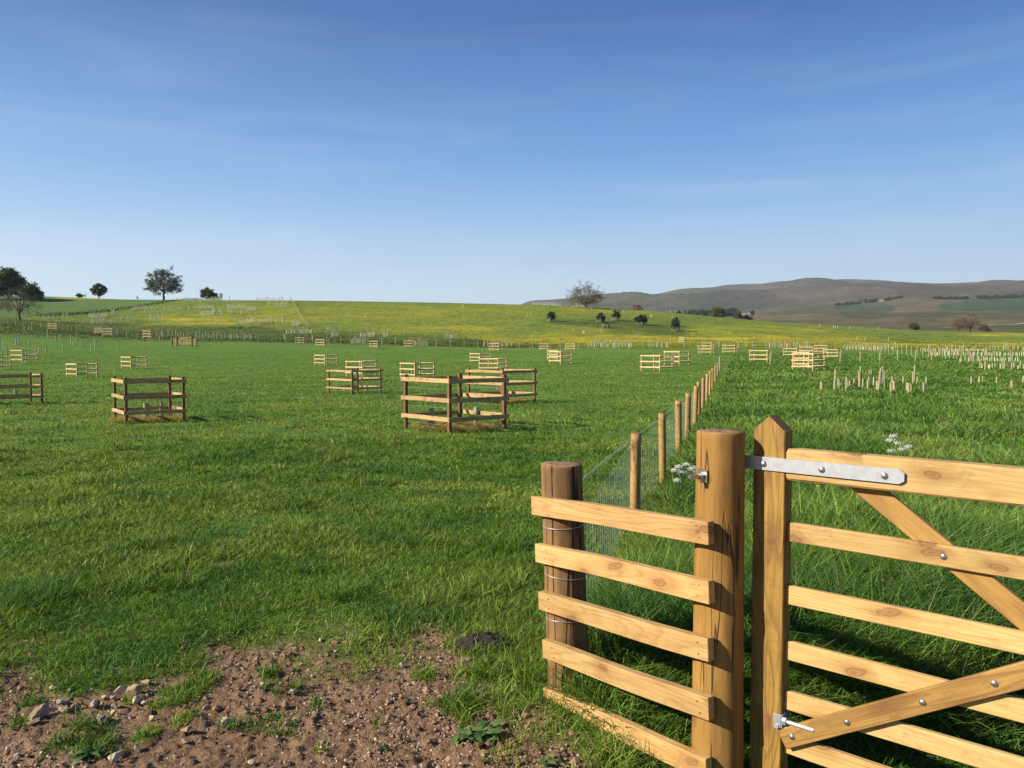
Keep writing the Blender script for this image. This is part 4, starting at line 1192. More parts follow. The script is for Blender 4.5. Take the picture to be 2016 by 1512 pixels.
# small far gate with its posts
p0 = by_d([(341, 112)])[0]; p1 = by_d([(387, 112)])[0]
root = empty('field_gate', p0); tag(root, 'small distant pale field gate between posts on the left', 'gate')
d_ = (p1-p0); L = d_.length; a = math.atan2(d_.y, d_.x)
gm_ = MB()
for k, zz in enumerate((0.25, 0.45, 0.68, 0.92, 1.16)):
    gm_.plank(L*0.62, 0.10, 0.04, 0.003, 1, M=tr(L*0.5, 0, zz))
o = gm_.build('rail', M_erail2, root); o.rotation_euler = (0,0,a)
gm_ = MB()
for (xa, za, xb, zb) in ((.20,.2,.5,1.1),(.5,1.1,.80,.2),(.32,.2,.42,1.1),(.58,1.1,.70,.2)):
    gm_.plank(math.hypot((xb-xa)*L, zb-za), 0.07, 0.03, 0.002, 1, M=tr((xa+xb)/2*L, -0.04, (za+zb)/2)@ry(-math.atan2(zb-za, (xb-xa)*L)))
o = gm_.build('brace', M_erail2, root); o.rotation_euler = (0,0,a)
for s_, e_ in ((-0.02, 0.17), (0.83, 1.02)):
    gm_ = MB()
    for zz in (0.2, 0.45, 0.7, 0.95): gm_.plank(L*(e_-s_), 0.10, 0.04, 0.003, 1, M=tr(L*(s_+e_)/2, -0.02, zz))
    o = gm_.build('side_rail', M_erail2, root); o.rotation_euler = (0,0,a)
for s_, hh in ((-0.02, 1.0), (0.18, 1.35), (0.82, 1.35), (1.02, 1.0)):
    gm_ = MB(); gm_.tube([(L*s_, 0, -.05), (L*s_, 0, hh)], 0.10, 8); o = gm_.build('post', M_rpost2, root); o.rotation_euler = (0,0,a)
# grey prop leaning at the fence corner
pa = by_d([(1656, 124)])[0]; pb = by_d([(1671, 131)])[0]
mb = MB(); mb.tube([Vector((0,0,0)), pb-pa+Vector((0,0,1.0))], 0.07, 6)
tag(mb.build('strut', M_grey, loc=pa), 'grey slanting strut bracing the corner of the far right fence', 'strut')

# ------------------------------------------------------------------ tree tubes
def tube_meshes():
    out = {}
    for nm, mat in (('G', M_tubeG), ('T', M_tubeT), ('D', M_tubeD), ('O', M_tubeO)):
        mb = MB(); n = 12; V = []; q_ = []
        for (rr, zz) in ((0.048, 0), (0.048, 0.985), (0.053, 1.0), (0.045, 1.0), (0.042, 0.985), (0.042, 0.5)):
            for j in range(n): V.append((rr*math.cos(2*math.pi*j/n), rr*math.sin(2*math.pi*j/n), zz))
        for i in range(5):
            for j in range(n): q_.append([i*n+j, i*n+(j+1)%n, (i+1)*n+(j+1)%n, (i+1)*n+j])
        mb.add(V, q_); out[nm] = mb.mesh('tree_tube', mat)
    return out
TM = tube_meshes()
mb = MB(); mb.plank(0.98, 0.026, 0.026, 0.002, 1, M=tr(0.055, 0, 0.40)@ry(-math.pi/2)); 
stake_me = mb.mesh('stake', M_tstake)
mb = MB()
for zz in (0.3, 0.75): mb.tube([(0.052*math.cos(a*math.pi/6)+0.008, 0.05*math.sin(a*math.pi/6), zz) for a in range(13)], 0.004, 4, cap=False)
tie_me = mb.mesh('tie', M_dark)
tubes = []   # (location, height, kind, label, near, lean, radius factor)
NR = [(170,415,497,'T'),(290,410,495,'G'),(298,305,495,'G'),(328,393,487,'T'),(398,380,500,'G'),(412,400,486,'T'),(430,415,480,'T'),(468,393,480,'T'),(516,330,470,'T'),(529,282,470,'G'),(548,395,480,'G'),(594,403,498,'T'),(604,375,460,'G'),(608,315,362,'G'),(627,318,362,'T'),(648,380,458,'G'),(680,415,500,'T'),(690,297,503,'O'),(712,330,445,'T'),(724,280,445,'G'),(738,310,430,'G'),(756,405,490,'D'),(803,427,525,'T'),(818,375,460,'G'),(832,413,512,'T'),(917,375,447,'T'),(951,427,512,'T'),(964,435,540,'T'),(978,435,530,'G'),(1006,330,443,'T'),(1018,278,443,'G'),(1041,375,443,'T'),(1103,430,527,'T'),(1127,380,450,'G'),
(1536,375,450,'T'),(1608,375,443,'T'),(1643,375,443,'G'),(1767,377,438,'T'),(1906,410,485,'T'),(2012,370,440,'G')]
ordn = ['first','second','third','fourth','fifth','sixth','seventh','eighth','ninth','tenth','eleventh','twelfth','thirteenth','fourteenth','fifteenth','sixteenth','seventeenth','eighteenth','nineteenth','twentieth']
cname = {'G':'pale green','T':'tan','D':'dark green','O':'olive'}
cnt = {}
for i, (x, t_, bs, kd_) in enumerate(NR):
    px_ = 1580+x/4.624; rb = 660+bs/4.624; rt = 660+t_/4.624
    p = place(px_, rb, 24, 75); hv = (rb-rt)*p.y/F
    tall = (bs-t_) > 105
    if x < 1500:
        key = ('tall ' if tall else 'short ')+cname[kd_]; cnt[key] = cnt.get(key, 0)+1
        if key in ('short dark green', 'tall olive'): lb = {'short dark green':'the only dark green tree tube, in the nearest right cluster','tall olive':'tall leaning olive tree tube in the nearest right cluster'}[key]
        else: lb = key+' tree tube, '+ordn[cnt[key]-1]+' such one from the left in the nearest right cluster'
    else:
        lb = ordn[i-34]+' from the left of six sparse tubes right of the nearest cluster'
    tubes.append((p-Vector((0,0,0.12)), hv+0.12, kd_, lb, True, (0.06 if kd_ == 'O' else 0.02), 0.85))
# tubes inside the nearest pens
def intube(px_, rb, rt, D, kd_, lb):
    X_ = (px_-CX)/F*D; z = Hs(X_, D); tubes.append((Vector((X_, D, z-.02)), max(.25, z_of(rt, D)-z+.02), kd_, lb, True, .015, 1.0))
intube(284.5, 828, 793, 18.9, 'G', 'left tube standing in the nearest left pen')
intube(289, 826, 794, 19.5, 'T', 'middle tube close behind the left one in the nearest left pen')
intube(317, 822, 791.5, 19.3, 'G', 'right tube standing in the nearest left pen')
intube(850, 842, 803, 17.0, 'G', 'left tube standing in the largest central pen')
intube(938, 840, 800, 17.4, 'G', 'right tube standing in the largest central pen')
intube(678, 778, 759, 34.5, 'G', 'left tube standing in the middle distance pen')
intube(719.5, 776, 758, 34.9, 'G', 'right tube standing in the middle distance pen')
intube(29, 795, 777, 31.0, 'G', 'tube standing in the large dark pen cut by the left edge')
intube(811, 745, 735, 57, 'G', 'left tube in the pen behind the largest central pen')
intube(832, 745, 735, 57.5, 'G', 'right tube in the pen behind the largest central pen')
intube(997, 790, 765, 27.0, 'G', 'tube in the pen right behind the largest central pen')
intube(1292, 728, 720, 62, 'T', 'tube in the front pen left of the stock fence end')
rt = random.Random(77)
def cluster(x0, x1, row, n, lab, h=1.15, dd=(130, 320), spread=3.0, mixT=0.5, tall=0.25, rad=1.0):
    for k in range(n):
        x = x0+(x1-x0)*(k+rt.random())/n
        y = row+rt.uniform(-spread, spread*0.6)
        p = place(x, y, *dd)
        hh = (1.15 if h > 1.0 else 1.0)*h*(rt.uniform(.9,1.15) if rt.random() < tall else rt.uniform(.5,.8))
        tubes.append((p, hh, 'T' if rt.random() < mixT else 'G', lab, False, 0.04, rad))
# right plantation, rows from near to far
cluster(1925, 2016, 727, 16, 'tube in the nearest row of the right plantation', .66, (50, 110), 2.5, .6, .3)
cluster(1888, 2004, 712.5, 28, 'tube in the second row of the right plantation', .68, (70, 120), 1.6, .5, .3)
cluster(1830, 2020, 700.5, 50, 'tube in the dense third row of the right plantation', .72, (85, 128), 1.3, .6, .22)
cluster(1812, 1944, 692.5, 44, 'tube in the fourth row of the right plantation', .85, (105, 150), 1.2, .45, .4)
cluster(1660, 1758, 689, 34, 'thin tube in the far row behind the long right fence', .9, (110, 150), .8, .4, .4)
cluster(1945, 2016, 689.5, 14, 'tube in the far row at the right edge', 1.1, (110, 150), .8, .5, .3)
# left slope
for (x, y, h_) in ((95,676,1.25),(112,681,.75),(120,676,.6),(141,684,1.25),(145,686,.6),(152,681,1.35),(163,685,.8),(188,690,1.35),(191,688,.9),(1,690,1.3),(33,690,.9),(38,689,1.0),(59,691,1.0),(8,693,.6),(12,697,.7),(78,697,.6),(92,697,.8),(50,661,.5),(59,661,.5),(65,662,.5),(0,697,.8)):
    cx_ = [c_ for c_ in (1,)]
    p = by_d([(x, 128-(y-661)*0.95)])[0]
    tubes.append((p, h_, 'G', 'pale green tube in the scattered plantation on the left slope', False, .03, 1.5))
HC = [(357,381,594,14),(387,397,595,4),(402,436,592,30),(382,423,608,22),(370,374,610,3),(321,355,613,12),(447,486,608,34),(394,422,621,22),(418,424,615,8),(431,436,616,4),(433,440,622,2),(448,458,617,5),(472,477,619,2),(486,504,612,14),(466,484,639,8),(484,504,635,16),(293,321,630,12),(258,308,611,22),(252,263,632,5),
(82,109,628,12),(122,134,624,4),(175,211,626,26),(180,206,637,18),(215,222,638,5),(236,252,631,7),(219,227,618,4),
(504,560,593,34),(527,566,600,18),(541,564,606,7),(504,566,635,30),(576,590,641,12),(563,615,657,24),(652,666,663,7),(641,654,651,4),(709,739,663,16),(754,764,663,5),(876,901,667,8)]
for (a, c_, y, n) in HC:
    side = 'far left' if c_ < 260 else ('left of the straw coloured fence' if c_ < 575 else 'right of the straw coloured fence')
    cluster(a, c_, y, n, 'distant tree tube on the hillside '+side, 1.2, (150, 298), 1.6, .45, .5, 1.5)
for (a, c_, y, n) in ((313,372,663,10),(383,504,667,26),(691,721,678,16),(811,844,682,16),(949,1008,683,12),(1158,1245,684,34),(1275,1318,684,9),(1405,1470,684,6),(1512,1594,686,24)):
    cluster(a, c_, y, n, 'tree tube in the row along the far boundary fence', 1.15, (136, 160), .8, .4, .5, 1.1)
for (a, c_, y, n) in ((1048,1103,600,26),(1133,1208,600,34)):
    cluster(a, c_, y, n, 'tree tube on the hill crest by the bare oak', 1.2, (240, 300), 1.0, .2, .5, 1.5)
for (x, y) in ((1068,604),(1105,607),(1125,608),(1130,607),(1150,606),(1165,611),(1038,624),(1045,622),(1228,617),(1281,625),(1283,624),(1184,656),(1150,657),(1148,658),(1129,653),(1320,612),(1330,614),(1345,617),(1613,643),(1641,646),(1645,646),(1649,647),(1673,647),(1687,670),(1703,672),(1749,671),(1729,649),(910,606),(912,605),(835,641),(684,622),(720,624),(718,625),(665,602),(1000,620),(615,668),(560,668)):
    p = place(x, y, 140, 296); tubes.append((p, 1.0, 'G', 'lone tree tube scattered on the buttercup hillside', False, .03, 1.5))
# the 300 that show largest are single things, the rest one mass
tubes.sort(key=lambda t: -t[1]/t[0].y*(1.0+(10 if t[4] else 0)))
for (p, hh, kd_, lb, near_, lean, rad) in tubes[:300]:
    o = bpy.data.objects.new('tree_tube', TM[kd_]); C.objects.link(o); o.location = p
    o.scale = (rad, rad, hh); o.rotation_euler = (rt.uniform(-lean, lean), rt.uniform(-lean, lean)-(0.06 if kd_ == 'O' else 0), rt.random()*6.28)
    tag(o, lb, 'tree tube', 'plastic tubes protecting tree saplings')
    if near_:
        s_ = bpy.data.objects.new('stake', stake_me); C.objects.link(s_); s_.parent = o; s_.scale = (1,1,0.98)
        s_ = bpy.data.objects.new('tie', tie_me); C.objects.link(s_); s_.parent = o
for kd_, nm in (('G', 'green'), ('T', 'tan')): pass
mbs = MB()
cols = []
for (p, hh, kd_, lb, near_, lean, rad) in tubes[300:]:
    r_ = 0.05*rad; dx = rt.uniform(-.05,.05)*hh
    mbs.tube([p, p+Vector((dx, 0, hh))], r_, 5); cols += [((0.42,0.48,0.30) if kd_ == 'G' else (0.50,0.41,0.25))]*12
bb = NB('distant_tube'); bb.base(bb.attr('col', 'Color'))
tag(mbs.build('tree_tubes', bb.m, col=np.array(cols)), 'hundreds of tiny pale tree tubes dotted over the far hillside and field edge', 'tree tubes', kind='stuff')

# ------------------------------------------------------------------ trees
def skeleton(h, spread, seed, levels=4, trunk=0.25, kids=5, up=0.35, r0=None, wig=0.22):
    """list of (points, radii, level) branches"""
    rn_ = random.Random(seed); out = []; tips = []
    r0 = r0 or h*0.032
    def br(p, d, L, r, lv):
        n = 5; pts = [p]; rad = [r]; dd = d.normalized()
        for i in range(n):
            dd = (dd+Vector((rn_.gauss(0, wig), rn_.gauss(0, wig), rn_.gauss(0, wig*0.7)+(0.06 if lv < 2 else 0.02)))*0.6).normalized()
            pts.append(pts[-1]+dd*L/n); rad.append(r*(1-0.75*(i+1)/n))
        out.append((pts, rad, lv))
        if lv >= levels: tips.append((pts[-1], dd)); tips.append((pts[3], dd)); return
        nk = kids if lv > 0 else kids+3
        for k in range(nk):
            f_ = (0.30 if lv > 0 else trunk)+(1-(0.30 if lv > 0 else trunk))*(k+rn_.random()*.6)/nk
            i = min(int(f_*n), n-1); q0 = pts[i].lerp(pts[i+1], f_*n-i)
            az = k*2.4+rn_.uniform(-.5,.5)
            if lv == 0:
                e = up+1.2*f_*f_; o_ = Vector((math.cos(az), math.sin(az), e))
                LL = spread*(1.0-0.45*f_**2)*rn_.uniform(.75,1.1)
            else:
                o_ = dd*0.9+Vector((rn_.gauss(0,.75), rn_.gauss(0,.75), rn_.gauss(0.15,.5)))
                LL = L*rn_.uniform(.38,.62)
            br(q0, o_, LL, max(rad[i]*0.55, 0.01), lv+1)
        tips.append((pts[-1], dd))
    br(Vector((0,0,-0.2)), Vector((rn_.uniform(-.04,.04), rn_.uniform(-.04,.04), 1)), h*0.80, r0, 0)
    return out, tips
def dome_skel(h, spread, seed, n=60, low=0.22, twigs=0, limbs=8, r0=None):
    """trunk, limbs and boughs that reach out to a rounded, uneven crown"""
    rn_ = random.Random(seed); out = []; tips = []; r0 = r0 or h*0.035
    zc = h*(low+(1-low)*0.42); rzu = h-zc; rzd = zc-h*low
    fork = h*(low*0.75+0.05)
    tp = [Vector((0,0,-.3)), Vector((rn_.gauss(0,.01)*h, rn_.gauss(0,.01)*h, fork*.5)), Vector((rn_.gauss(0,.015)*h, 0, fork)), Vector((rn_.gauss(0,.03)*h, rn_.gauss(0,.03)*h, h*.55)), Vector((rn_.gauss(0,.04)*h, rn_.gauss(0,.04)*h, h*.86))]
    out.append((tp, [r0*1.25, r0, r0*.85, r0*.4, r0*.12], 0))
    L = []
    for k in range(limbs):
        az = 6.283*k/limbs+rn_.uniform(-.35,.35); e = rn_.uniform(-.25, .75)
        d_ = Vector((math.cos(az)*math.cos(e)*spread, math.sin(az)*math.cos(e)*spread, math.sin(e)*(rzu if e > 0 else rzd)))
        q1 = Vector((0,0,zc))+d_*0.58; st_ = Vector((0,0,fork+rn_.uniform(-.05,.22)*h))
        m_ = st_.lerp(q1, .5)+Vector((0,0,rn_.uniform(.0,.05)*h))
        out.append(([st_, m_, q1], [r0*.55, r0*.38, r0*.2], 1)); L.append((st_, m_, q1))
    L.append((tp[2], tp[3], tp[4]))
    for k in range(n):
        z_ = 1-2*(k+.5)/n; az = k*2.39996+rn_.uniform(-.3,.3); cr = math.sqrt(max(0, 1-z_*z_)); f_ = rn_.uniform(.52,1.12)*(1+.10*math.sin(az*2+seed)+.08*math.sin(az*3+z_*4))
        P = Vector((math.cos(az)*cr*spread*f_, math.sin(az)*cr*spread*f_, zc+z_*(rzu if z_ > 0 else rzd)*f_))
        b_ = min(L, key=lambda l: (l[2]-P).length); a_ = b_[1].lerp(b_[2], rn_.uniform(.3,1))
        m_ = a_.lerp(P, .5)+Vector((rn_.gauss(0,.02), rn_.gauss(0,.02), rn_.gauss(.02,.02)))*h
        out.append(([a_, m_, P], [r0*.17, r0*.11, r0*.05], 2)); tips.append((P, (P-a_).normalized())); tips.append((m_, (P-a_).normalized()))
        for j in range(twigs):
            d_ = (P-Vector((0,0,zc*.8))).normalized()+Vector((rn_.gauss(0,.7), rn_.gauss(0,.7), rn_.gauss(.1,.5)))
            s_ = m_.lerp(P, rn_.random()); e_ = s_+d_.normalized()*spread*rn_.uniform(.10,.24)
            out.append(([s_, s_.lerp(e_, .5)+Vector((rn_.gauss(0,.05),)*3), e_], [r0*.05, r0*.035, r0*.02], 3)); tips.append((e_, d_))
    return out, tips
def tree(name, px_, D, h, spread, seed, lab, cat='tree', leaf=0, leafsize=0.3, lc=((0.020,0.038,0.010),(0.045,0.072,0.018)), bare=False, levels=4, kids=5, trunk=.25, up=.35, flat=1.0, clump=0.9, tmat=None, tw=1.0, loc=None, group=None, sink=0, dome=None, dtw=0, low=.22, limbs=8):
    p = loc if loc is not None else by_d([(px_, D)])[0]
    root = empty(name, (p.x, p.y, p.z-sink)); tag(root, lab, cat, group)
    if dome: sk_, tips = dome_skel(h-clump*.4, spread-clump*.4, seed, dome, low, dtw, limbs)
    else: sk_, tips = skeleton(h, spread, seed, levels, trunk, kids, up)
    zmax = max(t[0].z for t in tips); kz = h/zmax
    rr_ = sorted(math.hypot(t[0].x, t[0].y) for t in tips); kr = (spread-clump*.5)/rr_[int(len(rr_)*.96)]
    if dome: kz = kr = 1.0
    mb = MB()
    for pts, rad, lv in sk_:
        mn = [0.02,0.02,0.018,0.014,0.012][min(lv,4)]*tw*(D/300 if D > 60 else .3)
        mb.tube([Vector((q_.x*kr, q_.y*kr, q_.z*kz)) for q_ in pts], [max(r_, mn) for r_ in rad], 7 if lv == 0 else (5 if lv == 1 else 3), cap=False)
    mb.build('trunk', tmat or (M_twig if bare else M_bark), root, smooth=True)
    if leaf:
        rg = np.random.default_rng(seed)
        T_ = np.array([[t[0].x*kr, t[0].y*kr, t[0].z*kz] for t in tips])
        low = T_[:, 2] > h*0.16; T_ = T_[low]
        idx = rg.integers(0, len(T_), leaf)
        P = T_[idx]+rg.normal(0, clump*0.5, (leaf, 3))*np.array([1,1,0.7])
        A_ = rg.normal(0, 1, (leaf, 3)); A_ /= np.linalg.norm(A_, axis=1)[:, None]
        B_ = np.cross(A_, rg.normal(0, 1, (leaf, 3))); B_ /= np.linalg.norm(B_, axis=1)[:, None]
        s_ = leafsize*(0.5+rg.random((leaf, 1)))
        V = np.stack([P-A_*s_, P+B_*s_*0.6, P+A_*s_, P-B_*s_*0.6], 1).reshape(-1, 3)
        q_ = np.arange(leaf*4).reshape(-1, 4)
        cv = rg.random(len(T_))[idx][:, None]*0.6+rg.random((leaf, 1))*0.4
        c_ = np.array(lc[0])*(1-cv)+np.array(lc[1])*cv
        me = npmesh('crown', V, q_, col=np.repeat(c_, 4, 0), mat=M_leaf); link('crown', me, root)
    return root
GD = ((0.016,0.034,0.010),(0.040,0.066,0.018)); GM2 = ((0.040,0.070,0.018),(0.085,0.115,0.030))
# trees on the left skyline
tree('oak_tree', 325, 298, 11.8, 7.0, 4, 'wide rounded oak alone on the skyline left of centre', dome=90, dtw=3, low=.16, leaf=15000, leafsize=.15, lc=((0.022,0.040,0.012),(0.060,0.082,0.022)), clump=.75, trunk=.22, up=.45)
tree('tree', 198, 296, 5.9, 3.0, 12, 'small dark tree on the yellow strip of the left skyline', dome=46, dtw=2, low=.2, leaf=6000, leafsize=.17, lc=GD, clump=.55, trunk=.28, levels=3, kids=6)
tree('tree', 20, 270, 10.6, 6.2, 21, 'tallest dark tree at the left edge of the skyline', dome=80, dtw=2, low=.03, leaf=17000, leafsize=.28, lc=GD, clump=1.2, trunk=.15, levels=3, kids=7, up=.3)
tree('tree', -14, 268, 9.5, 5.0, 22, 'dark tree cut by the left edge beside the tallest one', dome=80, dtw=2, low=.03, leaf=10000, leafsize=.28, lc=GD, clump=1.2, trunk=.15, levels=3, kids=7, up=.3)
tree('tree', 64, 266, 6.0, 3.8, 23, 'lower dark tree leaning right of the tallest one at the left edge', dome=60, dtw=2, low=.02, leaf=9000, leafsize=.24, lc=GD, clump=.9, trunk=.12, levels=3, kids=7, up=.25)
tree('thorn_tree', 41, 180, 7.8, 4.8, 31, 'bare spreading tree in the dip in front of the dark trees', dome=80, dtw=7, low=.14, leaf=5200, leafsize=.055, lc=((0.07,0.055,0.045),(0.13,0.10,0.08)), clump=.5, bare=True, levels=4, kids=6, trunk=.15, up=.6, tw=1.3)
tree('thorn_tree', -12, 182, 5.2, 4.6, 33, 'second bare leaning tree cut by the left edge in the dip', dome=70, dtw=6, low=.2, leaf=4200, leafsize=.055, lc=((0.07,0.055,0.045),(0.13,0.10,0.08)), clump=.5, bare=True, levels=4, kids=6, trunk=.15, up=.3, tw=1.3)
tree('tree', 411, 299, 4.9, 2.6, 41, 'round green tree on the skyline right of the oak', dome=50, dtw=2, low=.04, leaf=5200, leafsize=.18, lc=GM2, clump=.65, trunk=.1, levels=3, kids=6, up=.3)
tree('bush', 425, 299, 2.4, 1.8, 42, 'dark low bush at the right foot of the round skyline tree', 'bush', leaf=2600, leafsize=.16, lc=GD, clump=.5, trunk=.05, levels=3, up=.2)
tree('thorn_tree', 437, 299, 2.8, 1.5, 43, 'small bare bush right of the round skyline tree', 'bush', bare=True, levels=3, kids=6, trunk=.2, tw=1.2)
tree('thorn_tree', 454, 300, 1.8, 0.7, 44, 'tiny bare sapling on the skyline right of the bushes', 'sapling', bare=True, levels=3, kids=4)
tree('thorn_tree', 273, 302, 1.6, 1.0, 45, 'tiny bare bush on the skyline left of the oak', 'bush', bare=True, levels=3, kids=5)
tree('bush', 160, 300, 1.5, 1.4, 46, 'low dark bush on the skyline left of the small dark tree', 'bush', leaf=900, leafsize=.15, lc=GD, clump=.4, levels=2)
tree('thorn_tree', 171, 301, 1.8, 0.9, 47, 'small bare bush on the skyline beside the small dark tree', 'bush', bare=True, levels=3, kids=5)
# bare oak in the middle
tree('oak_tree', 1152, 292, 8.6, 6.4, 52, 'bare branched oak on the hill crest right of centre', dome=150, dtw=10, low=.04, limbs=12, bare=True, levels=4, kids=7, trunk=.12, up=.35, tw=1.15, leaf=12000, leafsize=.10, lc=((0.15,0.13,0.075),(0.25,0.21,0.12)), clump=.5)
tree('thorn_bush', 1257, 312, 3.6, 2.6, 53, 'reddish leafless bush behind the hill crest right of the bare oak', 'bush', bare=True, levels=4, kids=6, trunk=.05, up=1.0, tw=1.2, leaf=2200, leafsize=.06, lc=((0.20,0.13,0.08),(0.28,0.19,0.11)), clump=.5, tmat=M_twig, sink=.4)
tree('tree', 1412, 312, 4.9, 3.3, 54, 'broad olive bush below the dark wood behind the hill', 'tree', dome=60, dtw=3, low=.02, leaf=5200, leafsize=.16, lc=((0.07,0.065,0.035),(0.12,0.10,0.05)), clump=.9, trunk=.05, up=.5, sink=0.3)
tree('thorn_tree', 1454, 311, 3.8, 2.4, 55, 'left of two brown leafless bushes in front of the far farm', 'bush', leaf=3600, leafsize=.13, lc=((0.08,0.065,0.04),(0.14,0.105,0.06)), clump=.8, trunk=.05, up=.5, levels=4, bare=True, sink=0.3)
tree('thorn_tree', 1473, 312, 3.2, 1.9, 56, 'right of two brown leafless bushes in front of the far farm', 'bush', leaf=1800, leafsize=.12, lc=((0.09,0.07,0.045),(0.15,0.11,0.065)), clump=.7, trunk=.05, up=.5, levels=4, bare=True, sink=0.3)
# thorn trees at the right
for (x, h_, s_, sd, lb) in ((1886, 6.0, 3.6, 61, 'left of two reddish bare thorn trees behind the right hillside'), (1908, 7.6, 4.4, 62, 'taller right one of two reddish bare thorn trees behind the right hillside')):
    tree('thorn_tree', x, 298, h_, s_, sd, lb, dome=70, dtw=7, low=.12, bare=True, levels=4, kids=6, trunk=.22, up=.7, tw=1.1, leaf=3600, leafsize=.09, lc=((0.13,0.085,0.055),(0.20,0.135,0.08)), clump=.7)
tree('thorn_tree', 1935, 303, 3.2, 3.2, 63, 'low reddish bush at the right foot of the thorn trees', 'bush', bare=True, levels=4, kids=6, trunk=.05, up=.5, leaf=2600, leafsize=.09, lc=((0.14,0.10,0.06),(0.2,0.14,0.085)), clump=.7)
tree('bush', 1799, 308, 3.0, 2.2, 64, 'rounded olive bush on the moor edge left of the thorn trees', 'bush', leaf=5200, leafsize=.16, lc=((0.06,0.065,0.03),(0.10,0.10,0.045)), clump=.7, trunk=.03, up=.3, levels=3)
# young trees in their old grey pens on the hillside
gpm = MB()
for a in range(4):
    for zz in (0.3, 0.65, 1.0): gpm.plank(1.7, 0.10, 0.04, 0.003, 1, M=rz(a*math.pi/2)@tr(0, -0.85, zz))
for (x, y) in epost_loc: gpm.plank(1.25, 0.09, 0.09, 0.003, 1, M=tr(x*.8, y*.8, .58)@ry(-math.pi/2))
gp_me = gpm.mesh('tree_pen', M_grey)
YT = [(1085,633,2.9,1.05,'leftmost of the young dark trees on the hillside'),(1183,635,2.6,1.15,'second young dark tree from the left on the hillside'),(1213,632,3.0,1.1,'upper young dark tree in the middle of the hillside group'),(1262,640,3.0,1.75,'widest young dark tree right of the middle of the hillside group'),(1330,652,3.7,1.25,'tallest and rightmost young dark tree on the hillside'),(1194,646,1.5,.5,'smallest young tree, barely above its grey pen, below the others')]
for i, (x, y, h_, s_, lb) in enumerate(YT):
    p = place(x, y, 150, 260); hh = h_*p.y/205.
    tree('young_tree', x, p.y, hh, s_*p.y/205., 70+i, lb, 'young tree', dome=34, dtw=1, low=.12, leaf=int(2600*s_), leafsize=.12, lc=((0.012,0.030,0.008),(0.036,0.062,0.016)), clump=.45, trunk=.25, levels=3, kids=6, up=.5, loc=p, group='young trees on the hillside')
    o = link('tree_pen', gp_me, loc=(p.x-0.15, p.y, p.z), rot=(0,0,.6+i*.1)); o.scale = (1.1,1.1,1.0)
    tag(o, 'old grey pen round the '+lb.split(' on the')[0].split(' in the')[0].split(', barely')[0].split(' right of')[0], 'tree pen', 'old grey pens round the young trees')

# far wood, farm trees and hedges on the fells: each tree a thing of its own
blobs = {}
def farcrown(seed, elong=1.0):
    rg = np.random.default_rng(seed); n = 420
    P = rg.normal(0, 1, (n, 3)); P /= np.linalg.norm(P, axis=1)[:, None]; P *= (0.75+0.3*rg.random((n, 1)))*np.array([1, 1, elong])*0.5
    P[:, 2] += 0.5*elong+0.08
    A_ = rg.normal(0, 1, (n, 3)); A_ /= np.linalg.norm(A_, axis=1)[:, None]; B_ = np.cross(A_, rg.normal(0, 1, (n, 3))); B_ /= np.linalg.norm(B_, axis=1)[:, None]
    s_ = 0.11; V = np.stack([P-A_*s_, P+B_*s_, P+A_*s_, P-B_*s_], 1).reshape(-1, 3)
    cv = rg.random((n, 1)); c_ = np.array([0.018,0.036,0.016])*(1-cv)+np.array([0.040,0.066,0.028])*cv
    return npmesh('crown', V, np.arange(n*4).reshape(-1, 4), col=np.repeat(c_, 4, 0), mat=M_leaf)
FC = [farcrown(90), farcrown(91, 1.3), farcrown(92, .8)]
mb = MB(); mb.tube([(0,0,-.2), (0,0,.5)], [.05,.02], 5); FT = mb.mesh('trunk', M_bark)
def fartree(x, row, hpx, lab, group, dd, wf=1.0):
    p = place(x, row, *dd); h_ = hpx*p.y/F
    o = empty('tree', p); tag(o, lab, 'tree', group)
    c_ = link('crown', rt.choice(FC), o); c_.scale = (h_*wf, h_*wf, h_*.95); c_.rotation_euler = (0,0,rt.random()*6)
    c_ = link('trunk', FT, o); c_.scale = (h_, h_, h_)
for k in range(38):
    x = 1326+126*(k+rt.random()*.7)/38
    fartree(x, 612-(x-1328)*.02+rt.uniform(-1.5,1.5), rt.uniform(11,16.5) if x > 1350 else rt.uniform(8,12), 'dark tree of the wood standing beyond the hill beside the farm', 'trees of the far wood', (1050,1500), 1.1)
fartree(1481, 609, 9, 'dark round tree standing alone right of the far farm', None, (1050,1500), .9)
for (x, y) in ((1646,607),(1651,608),(1659,610),(1666,612),(1672,613),(1679,614),(1686,615),(1652,601),(1660,602),(1668,603),(1677,604),(1686,605),(1693,606)):
    fartree(x, y, 4.6, 'small hedge tree round the left green pasture on the fell', 'hedge trees round the left fell pasture', (2200,3600), 1.2)
for (x, y, h_) in ((1704,609,7),(1718,613,7),(1724,614,6),(1713,614,5)): fartree(x, y, h_, 'dark tree left of the two tiny white cottages', 'trees left of the white cottages', (2200,3600))
for x in range(1742, 1778, 4): fartree(x, 613, rt.uniform(3.5,5.5), 'dark tree in the belt right of the two tiny white cottages', 'trees right of the white cottages', (2200,3600), 1.2)
for k in range(16): fartree(1840+k*4.2+rt.random(), 609-k*.45+rt.uniform(-1,1), rt.uniform(4,6), 'tree of the dark belt left of the white farmhouse', 'trees of the belt left of the farmhouse', (2200,3700), 1.5)
for k in range(22): fartree(1925+k*4.4+rt.random()*2, 609+rt.uniform(-3,1.5), rt.uniform(4,7), 'dark tree in the valley below the white farmhouse', 'trees below the farmhouse', (2200,3700), 1.3)
for (x, y) in ((1945,597),(1941,600),(1962,597),(1968,595),(1935,594),(1996,588),(2010,600),(2004,602)): fartree(x, y, 5, 'tree scattered near the white farmhouse', 'trees near the farmhouse', (2200,3900), 1.2)
